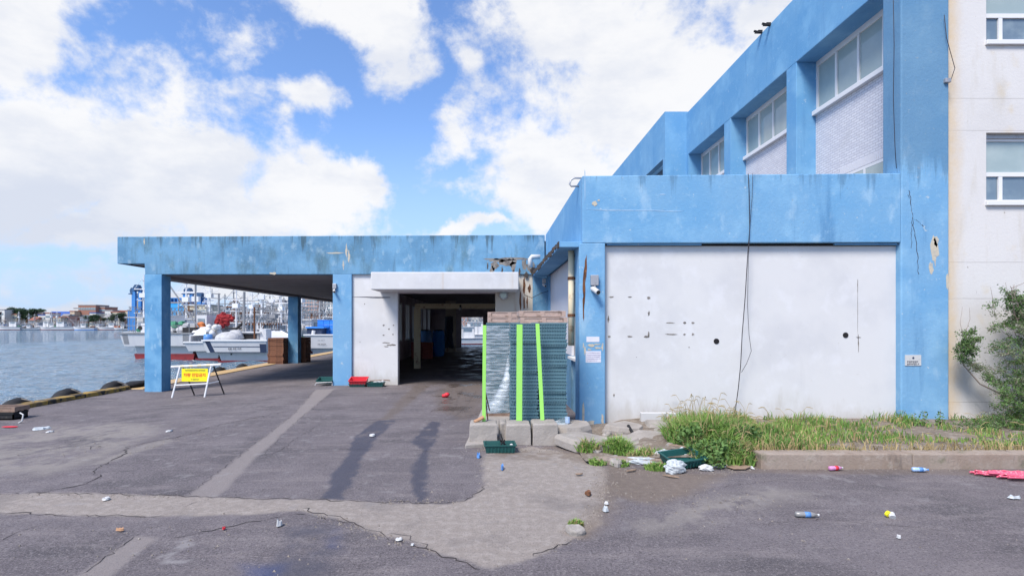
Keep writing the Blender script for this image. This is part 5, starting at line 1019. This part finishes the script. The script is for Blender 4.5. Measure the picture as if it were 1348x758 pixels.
def tower(label,px,ytop,Y,w,legs=2,head=True):
    x,_,zt = at(px,ytop,Y); e = empty('elevator_tower',(x,Y,-.7),label,'tower'); m = MB()
    for k in range(legs): xx = x+(k-(legs-1)/2)*w*2.2; m.box(xx-w/2,xx+w/2,Y-w/2,Y+w/2,-.7,zt-1.2)
    for z in np.arange(4,zt-2,4): m.box(x-(legs-1)*w*1.1-w/2,x+(legs-1)*w*1.1+w/2,Y-w*.3,Y+w*.3,z,z+.4)
    m.build('shaft','plantblue',e)
    if head: m = MB(); m.box(x-w*1.0,x+w*1.0,Y-w,Y+w,zt-1.6,zt-.5); m.prism([(x-w*1.2,zt-.5),(x+w*1.2,zt-.5),(x+w*.5,zt+.7),(x-w*.5,zt+.7)],Y-w,Y+w,'y'); m.box(x-w*2.0,x+w*2.0,Y-w*.6,Y+w*.6,zt-2.1,zt-1.7); m.build('head_house','plantdark',e)
    return e
tower('slim dark blue elevator tower left of its taller twin',175.5,381,230,.9,1); tower('tallest blue elevator tower left of the first quay column',181,377,228,1.1,2); tower('blue elevator tower with round head above the blue and beige halls',248,381,232,1.3,2); tower('short blue elevator tower above the beige hall',263.5,386,232,1.1,1)
e = empty('conveyor_bridge',at(235,398,233),'blue conveyor bridge linking the towers above the factory halls','conveyor'); m = MB(); a=at(222,393,233); b=at(271,401,233); m.box(a[0],b[0],232,234,b[2]-.2,b[2]+1.0)
for k in range(12): xx=a[0]+(b[0]-a[0])*k/11; m.box(xx-.15,xx+.15,232,234,b[2]+1,b[2]+2.6)
m.box(a[0],b[0],232,234,b[2]+2.6,b[2]+3.0); m.build('truss','plantblue',e)
e = empty('silo',at(188,420,236),'dark grey green silos right of the twin blue towers','silo'); 
for k in range(3): x = at(185+k*4.5,400,236)[0]; m = MB(); m.tube([(x,236,-.7),(x,236,at(0,395,236)[2])],1.6,14); m.build('silo_tank','silo',e,sm=True)
m = MB(); a=at(181,388,236); b=at(206,391,236); m.box(a[0],b[0],235,237,b[2]-.6,b[2]+1.0); m.build('gantry','plantdark',e)
block_house('apartment_block','white apartment block with dark windows left of the second quay column',350,374,399,270,'paleblock',win=(4,5,1.1,1.3)); block_house('apartment_block','small white stair tower on the roof line beside the white apartment block',366,375,396,272,'greyblock',win=(1,5,1.1,1.3)); block_house('tan_building','low tan building in front of the white apartment block',356,371,406.5,262,'tan',win=(4,2,1.1,1.2))
block_house('apartment_tower','pink apartment tower right of the second quay column',399,418,384,300,'pinkblock',win=(5,10,1.3,1.4)); block_house('apartment_tower','dark grey apartment tower between pink and cream towers',418.3,425,386,304,'greyblock',win=(2,9,1.2,1.4)); block_house('apartment_tower','cream apartment tower nearest the inner blue column',425.5,440,389,296,'paleblock',win=(3,8,1.4,1.4)); block_house('apartment_tower','white tower just right of the second quay column',388,398,390,310,'paleblock',win=(3,10,1.2,1.4))
block_house('harbour_shed','long white harbour shed behind the boat with blue roof',388,424,426,160,'paleblock',win=None)
for i,(a,b,yt,c) in enumerate([(277,288,411,'paleblock'),(290,303,413,'beige'),(305,316,410,'pinkblock'),(318,330,412,'paleblock'),(331,344,408,'paleblock'),(343,352,411,'greyblock'),(601,616,409,'brickred'),(616,630,412,'paleblock'),(631,648,410,'pinkblock')]):
    block_house('harbour_house','flat roofed %s house behind the masts, %s from the left' % ({'paleblock':'white','beige':'beige','pinkblock':'pinkish','greyblock':'grey','brickred':'red brick'}[c],ORD[i]),a,b,yt,236+i*3,c,'flat','roofgrey',(3,3,1,1.1),9)
# ---------------------------------------------------------------- distant trees
def crown_mesh(name,mat,parent,clumps,leaf,n,seed):
    r = np.random.default_rng(seed); V=[];Fc=[]
    for (c,rad) in clumps:
        k = int(n*rad[0]); d = r.normal(size=(k,3)); d /= np.linalg.norm(d,axis=1)[:,None]; q = np.array(c)+d*np.array(rad)*(r.random((k,1))**.4)
        for p in q:
            a = r.normal(size=3); a/=np.linalg.norm(a); b = np.cross(a,r.normal(size=3)); b/=np.linalg.norm(b)+1e-9; s = leaf*r.uniform(.6,1.3); o=len(V)
            V += [tuple(p-a*s),tuple(p+b*s*.5),tuple(p+a*s),tuple(p-b*s*.5)]; Fc.append((o,o+1,o+2,o+3))
    m = MB(); m.v=V; m.f=Fc; return m.build(name,mat,parent)
def tree_proto(seed):
    e = empty('tree'); m = MB(); rd = random.Random(seed); m.tube([(0,0,0),(.1,0,2.5),(0,.1,5.5)],.28,7,.12)
    cl = []
    for k in range(6):
        p = (rd.uniform(-2,2),rd.uniform(-1.6,1.6),rd.uniform(4,8)); m.tube([(0,0,2.5+k*.3),(p[0]*.6,p[1]*.6,p[2]-.8),p],.1,5,.03); cl.append((p,(rd.uniform(1.2,1.9),)*2+(rd.uniform(1,1.5),)))
    m.build('trunk','trunk',e); crown_mesh('crown','leaf_dark',e,cl,.28,170,seed); return e
TP = [tree_proto(1),tree_proto(2),tree_proto(3)]; ut=[False]*3
for i,(px,yt,Y) in enumerate([(2,411,338),(9,408,340),(16,406,342),(23,407,338),(30,405.5,342),(35,409,338),(48,407.5,340),(44,412,336),(117,416,326),(126,415,326),(133,416,325),(152,414,326),(158,413,328),(185,416,226)]):
    k=i%3; o = TP[k] if not ut[k] else copy_tree(TP[k]); ut[k]=True; h=(EYE+.7+(PY-yt)/F*Y); place(o,((px-PX)/F*Y,Y,-.7),i*1.3,h/8.2,h/6.5)
    tag(o,'dark green tree on the distant shore, %s from the left' % ORD[i],'tree','trees on the distant shore')
# ---------------------------------------------------------------- weeds and shrub
def blades(name, pts, mats, seed, h=(.18,.42), w=.010, lean=.5):
    r = np.random.default_rng(seed); V=[[],[]]; Fc=[[],[]]
    for (x,y,z,s) in pts:
        b = 1 if r.random() < mats[1] else 0; H = r.uniform(*h)*s; a = r.uniform(0,6.28); l = r.uniform(.1,lean)*H*1.2; dx,dy = math.cos(a)*l,math.sin(a)*l
        pa = r.uniform(0,3.14); wx,wy = math.cos(pa)*w,math.sin(pa)*w; v=V[b]; o=len(v)
        v += [(x-wx,y-wy,z),(x+wx,y+wy,z),(x+dx*.35+wx*.8,y+dy*.35+wy*.8,z+H*.6),(x+dx*.35-wx*.8,y+dy*.35-wy*.8,z+H*.6),(x+dx,y+dy,z+H*(1-.35*l/H))]
        Fc[b] += [(o,o+1,o+2,o+3),(o+3,o+2,o+4)]
    return V,Fc
def seed_heads(m, pts, seed, H=(.5,.8)):
    rd = random.Random(seed)
    for (x,y,z,s) in pts:
        h = rd.uniform(*H)*s; a = rd.uniform(0,6.28); dx,dy = math.cos(a)*.12,math.sin(a)*.12
        m.tube([(x,y,z),(x+dx*.4,y+dy*.4,z+h*.7),(x+dx*1.2,y+dy*1.2,z+h),(x+dx*2,y+dy*2,z+h*.97)],.004,4)
        m.tube([(x+dx*1.2,y+dy*1.2,z+h),(x+dx*1.7,y+dy*1.7,z+h*1.005),(x+dx*2.2,y+dy*2.2,z+h*.95)],.007,5,.003)
def two(V,Fc,name,label,cat,loc,straw,parts=True):
    e = empty(name,loc,label,cat)
    for b,mt in ((0,straw[0]),(1,straw[1])):
        if Fc[b]: m=MB(); m.v=V[b]; m.f=Fc[b]; m.build(('leaves','dry_stalks')[b],mt,e)
    return e
r = np.random.default_rng(4)
# low grass strip (nobody could count it)
pts = []
for _ in range(24000):
    x = r.uniform(3.8,15); y = 9.06+r.random()**1.0*3.2; dens = fbm(np.array([x*1.3]),np.array([y*1.3]),3,4)[0]
    if dens < .43 or (x > 6.5 and r.random() < .35): continue
    pts.append((x,y,.18,(.05+2.0*max(0,dens-.28)**1.1)*(1.0 if x < 7 else .85)*(.6+.4*(y-9)/3)))
V,Fc = blades('weeds',pts,(.7,.24),5,(.15,.50),.009)
m=MB(); m.v=V[0]; m.f=Fc[0]; tag(m.build('verge_grass','grass'),kind='stuff'); m=MB(); m.v=V[1]; m.f=Fc[1]; seed_heads(m,[pts[i] for i in r.choice(len(pts),110,False)],6,(.42,.78)); tag(m.build('dry_verge_grass','straw'),kind='stuff')
pts = [(r.uniform(4.3,14),9.05+r.normal()*.04,.2,1) for _ in range(900)]
V,Fc = blades('weeds',pts,(.2,.75),8,(.1,.3),.008,.9); m=MB(); m.v=V[0]+[]; m.f=Fc[0]; o=len(m.v); m.v+=V[1]; m.f+=[tuple(i+o for i in f) for f in Fc[1]]; tag(m.build('dry_kerb_grass','straw'),kind='stuff')
# the tall clump
def clump(name,label,cx,cy,rx,ry,z,n,h,seed,dry=.12,heads=0,leafy=0):
    rr = np.random.default_rng(seed); pts=[]
    for _ in range(n):
        a=rr.uniform(0,6.28); q=rr.random()**.6; pts.append((cx+rx*q*math.cos(a),cy+ry*q*math.sin(a),z,1-.45*q*q))
    V,Fc=blades(name,pts,(0,dry),seed,h,.012,.8); e=empty(name,(cx,cy,z),label,'weeds')
    m=MB(); m.v=V[0]; m.f=Fc[0]; m.build('leaves','grass',e)
    m=MB(); m.v=V[1]; m.f=Fc[1]
    if heads: seed_heads(m,[pts[i] for i in rr.choice(len(pts),heads,False)],seed,(h[1]*.95,h[1]*1.35))
    if m.f: m.build('dry_stalks','straw',e)
    if leafy:
        crown_mesh('broad_leaves','leaf',e,[((cx+rr.uniform(-rx,rx)*.7,cy-ry*.4+rr.uniform(-.2,.2),z+rr.uniform(.1,h[1]*.5)),(.28,.22,.18)) for _ in range(leafy)],.045,700,seed)
clump('tall_weeds','tall bushy green weed clump with seed heads at the left end of the kerb',4.15,10.1,.78,.95,.05,4200,(.35,.82),12,.13,46,9)
clump('tall_weeds','lower green weeds spilling over the kerb end behind the teal crate',4.0,9.15,.6,.35,.0,1500,(.25,.55),13,.2,8,5)
clump('grass_tuft','round bright green grass tuft among the broken slabs',2.32,9.75,.26,.24,.02,900,(.2,.42),14,.06)
clump('grass_tuft','small dull tuft left of the bright round grass tuft',1.78,9.75,.2,.16,.05,260,(.12,.35),15,.3)
clump('grass_tuft','flat green tuft before the white plastic bags',2.72,8.72,.2,.13,.0,420,(.08,.17),16,.1); clump('grass_tuft','small green tuft at the edge of the concrete apron',1.82,9.05,.15,.12,.0,320,(.08,.16),17,.1); clump('grass_tuft','small pale green tuft right of the apron edge tuft',2.18,8.95,.14,.11,.0,260,(.08,.15),18,.2); clump('grass_tuft','tiny tuft growing at the lower broken edge of the apron',1.01,6.3,.09,.07,.0,160,(.05,.11),19,.3); clump('grass_tuft','dry green tuft below the low kerb before the slabs',2.75,9.35,.4,.2,.03,420,(.1,.28),22,.35)
# shrub on the right
sh = empty('shrub',(12.3,11.7,.2),'tall untidy shrub with bare twigs against the white wall at the right border','shrub')
m = MB(); rd = random.Random(15); cl=[]
for k in range(34):
    a = rd.uniform(-1.0,1.0); h = rd.uniform(.7,3.0); x1 = 12.4+a*.9-.1*h; y1 = 11.75+rd.uniform(-.3,.35); z1 = .2+h
    pts=[(12.5+a*.25,11.75,.2),(12.45+a*.5,(11.75+y1)/2,.2+h*.5),(x1,y1,z1)]; m.tube(pts,.02,5,.006)
    for j in range(4):
        t = rd.uniform(.4,1); b = Vector(pts[1]).lerp(Vector(pts[2]),t); d = Vector((rd.uniform(-.4,.4),rd.uniform(-.25,.15),rd.uniform(.05,.45))); m.tube([b,b+d*.6,b+d+Vector((0,0,.08))],.007,4,.003)
m.tube([at(1310,418,11.9),at(1307,395,11.9),at(1304,378,11.9)],.008,4,.004); m.tube([at(1270,440,12),at(1277,420,12),at(1276,405,12)],.007,4,.003); m.tube([at(1267,440,12),at(1264,425,12),at(1267,404,12)],.006,4,.003)
m.tube([(12.4,11.8,.3),at(1290,505,12.0),at(1268,480,12.1),at(1262,450,12.1)],.02,5,.008)
m.build('branches','twig',sh)
def C(px,py,Y,rx,rz=None): x,y,z=at(px,py,Y); return ((x,y,z),(rx,rx*.8,rz or rx*.8))
def leaf_spray(name, mat, segs, per, size, spread, seed):
    rr = np.random.default_rng(seed); V=[]; Fc=[]
    for a,b in segs:
        a=np.array(a); b=np.array(b); L=np.linalg.norm(b-a)
        for _ in range(int(per*max(L,.12))):
            p = a+(b-a)*rr.random()**.7+rr.normal(size=3)*spread; u = rr.normal(size=3); u/=np.linalg.norm(u); w_ = np.cross(u,rr.normal(size=3)); w_/=np.linalg.norm(w_)+1e-9; q=size*rr.uniform(.5,1.4); o=len(V)
            V += [tuple(p-u*q),tuple(p+w_*q*.42),tuple(p+u*q),tuple(p-w_*q*.42)]; Fc.append((o,o+1,o+2,o+3))
    m = MB(); m.v=V; m.f=Fc; return m.build(name,mat,sh)
rr2 = random.Random(8); GA=[]; GB=[]; tw = MB()
def sprig(px,py,Y,L,dest,n=4):
    p = Vector(at(px,py,Y))
    for _ in range(n):
        d = Vector((rr2.gauss(0,.6),rr2.gauss(0,.4),rr2.uniform(-.1,1))).normalized()*L*rr2.uniform(.5,1.2); tw.tube([p,p+d*.5+Vector((0,0,.02)),p+d],.005,4,.002); dest.append((p,p+d))
for _ in range(260): sprig(rr2.choice((1358-58*rr2.random()**1.5,1358+75*rr2.random())),rr2.uniform(400,600),rr2.uniform(11.3,12.1),.22,GB if rr2.random()<.55 else GA,3)
for _ in range(60): sprig(rr2.uniform(1325,1410),rr2.uniform(385,430),rr2.uniform(11.6,12.1),.2,GA,4)
for _ in range(26): sprig(rr2.gauss(1271,8),rr2.gauss(460,11),rr2.uniform(11.9,12.1),.15,GA,4)
for _ in range(16): t_=rr2.random(); sprig(1278+35*t_,478+30*t_,12,.16,GB,3)
for _ in range(60): sprig(rr2.uniform(1250,1350),rr2.uniform(556,580),rr2.uniform(11,11.9),.2,GA if rr2.random()<.7 else GB,4)
for _ in range(55): sprig(rr2.uniform(1300,1420),rr2.uniform(500,570),rr2.uniform(11.2,11.8),.22,GA,4)
tw.build('twigs','twig',sh); leaf_spray('foliage','leaf',GA,190,.024,.035,31); leaf_spray('grey_foliage','leaf_grey',GB,150,.020,.035,32)
for i,(px,py) in enumerate([(1216,552),(1237,550),(1203,556)]):
    x,y,z = at(px,py,11.6); e = empty('weed_plant',(x,y,.19),'leafy upright weed before the blue column, %s from the left' % ORD[[1,2,0][i]],'weed','leafy weeds by the column'); m=MB()
    m.tube([(x,y,.19),(x+.02,y,z+.2)],.008,4,.003); m.build('stem','twig',e); crown_mesh('leaves','leaf',e,[((x,y,z-.05),(.10,.08,.25)),((x+.03,y,z-.2),(.14,.1,.1))],.03,900,50+i)
# ---------------------------------------------------------------- sky, sun, camera
SUN_EL, SUN_AZ = 52, 215      # degrees; azimuth from +Y towards +X
wd = bpy.data.worlds.new('World'); SC.world = wd; wd.use_nodes = True; t = NT(wd.node_tree); bg = wd.node_tree.nodes['Background']
sky = t.n('ShaderNodeTexSky', sky_type='NISHITA'); sky.sun_disc=False; sky.sun_elevation=R(SUN_EL); sky.sun_rotation=R(SUN_AZ); sky.air_density=1.0; sky.dust_density=.6; sky.ozone_density=1.4
tc = t.n('ShaderNodeTexCoord'); d = tc.outputs['Generated']; sp = t.n('ShaderNodeSeparateXYZ'); t.l(d,sp.inputs[0])
yy = t.math('MAXIMUM',sp.outputs[1],.05); u = t.math('DIVIDE',sp.outputs[0],yy); v = t.math('DIVIDE',sp.outputs[2],yy)
w1 = t.math('SUBTRACT',t.noise(d,4.5,6,.6),.5); w2 = t.math('SUBTRACT',t.noise(d,4.5,6,.6,(1,1,1),(9,4,2)),.5)
uw = t.math('ADD',u,t.math('MULTIPLY',w1,.26)); vw = t.math('ADD',v,t.math('MULTIPLY',w2,.22))
ELL = [(20,40,100,120,0,1.1),(20,200,190,130,0,1.2),(200,225,250,105,25,1.2),(395,250,100,70,18,1),(170,290,240,45,0,1),(470,230,40,52,0,.8),
       (470,5,90,52,20,1),(515,80,42,62,0,.6),(780,30,180,95,8,1.2),(880,120,210,130,0,1.2),(735,215,120,80,10,1),(690,265,85,40,20,.9),(598,190,50,42,0,.6),(1150,60,250,200,0,1.2),
       (405,130,46,36,20,.55),(335,60,80,50,30,.24),(617,95,30,36,0,.5),(368,156,26,20,0,.45),(330,120,70,35,0,.27),(640,301,80,13,0,.8),(40,399,260,11,0,.7),(60,350,150,22,0,.35),(330,395,190,20,0,.8)]
blob = None
for (cx,cy,rx,ry,ang,wt) in ELL:
    a = R(ang); cu,cv = (cx-PX)/F,(PY-cy)/F; du = t.math('SUBTRACT',uw,cu); dv = t.math('SUBTRACT',vw,cv); c_,s_ = math.cos(a),-math.sin(a)
    p = t.math('ADD',t.math('MULTIPLY',du,c_/(rx/F)),t.math('MULTIPLY',dv,s_/(rx/F))); q = t.math('ADD',t.math('MULTIPLY',du,-s_/(ry/F)),t.math('MULTIPLY',dv,c_/(ry/F)))
    dist = t.math('SQRT',t.math('ADD',t.math('MULTIPLY',p,p),t.math('MULTIPLY',q,q)))
    val = t.math('MULTIPLY',t.math('SUBTRACT',1.15,dist),wt)
    blob = val if blob is None else t.math('MAXIMUM',blob,val)
blob = t.math('MAXIMUM',blob,-.55)
front = t.step(sp.outputs[1],.02,.2); blob = t.math('ADD',t.math('MULTIPLY',blob,front),t.math('MULTIPLY',t.math('SUBTRACT',1,front),.10))
nz = t.noise(d,5.5,10,.62,(1,1,1.3),(3,7,1),.4); nz2 = t.noise(d,17,8,.62,(1,1,1.2),(1,2,5))
den = t.math('ADD',blob,t.math('ADD',t.math('MULTIPLY',t.math('SUBTRACT',nz,.5),1.9),t.math('MULTIPLY',t.math('SUBTRACT',nz2,.5),1.3)))
cov = t.step(den,-.02,.62)
greyn = t.step(t.noise(d,4.2,8,.62,(1,1,2.2),(2,5,8)),.40,.64)
low = t.math('MULTIPLY',t.step(v,.36,.16),t.step(u,-.35,-.75))
shade = t.math('MINIMUM',t.math('ADD',t.math('MULTIPLY',greyn,.6),t.math('MULTIPLY',low,.75)),1.0)
ccol = t.mix(shade,(5.45,5.45,5.5),(3.95,4.2,4.8))
skyc = t.mix(1.0,sky.outputs[0],(.92,1.09,1.36),'MULTIPLY')
lift = t.math('MULTIPLY',t.step(v,.42,.02),.80); skyc = t.mix(lift,skyc,(2.75,3.75,5.5))
fin = t.mix(t.math('MULTIPLY',cov,.96),skyc,ccol); t.l(fin,bg.inputs['Color']); bg.inputs['Strength'].default_value = .10
sl = bpy.data.lights.new('sun','SUN'); sl.energy = 2.9; sl.angle = R(20); sl.color=(1,.93,.84); so = bpy.data.objects.new('sun',sl); COL.objects.link(so)
az,el = R(SUN_AZ),R(SUN_EL); dirv = Vector((math.sin(az)*math.cos(el),math.cos(az)*math.cos(el),math.sin(el))); so.rotation_euler = dirv.to_track_quat('Z','Y').to_euler()
cam = bpy.data.cameras.new('camera'); cam.sensor_width=36; cam.lens=F/1348*36; cam.shift_x=(674-PX)/1348; cam.shift_y=(PY-379)/1348; cam.clip_start=.1; cam.clip_end=8000
co = bpy.data.objects.new('camera',cam); co.location=(0,0,EYE); co.rotation_euler=(R(90),0,0); COL.objects.link(co); SC.camera=co
SC.render.engine='CYCLES'; SC.view_settings.view_transform='Standard'; SC.view_settings.look='None'; SC.view_settings.exposure=.85; SC.view_settings.gamma=1
SC.cycles.max_bounces=6; SC.cycles.transparent_max_bounces=12; SC.cycles.use_denoising=True
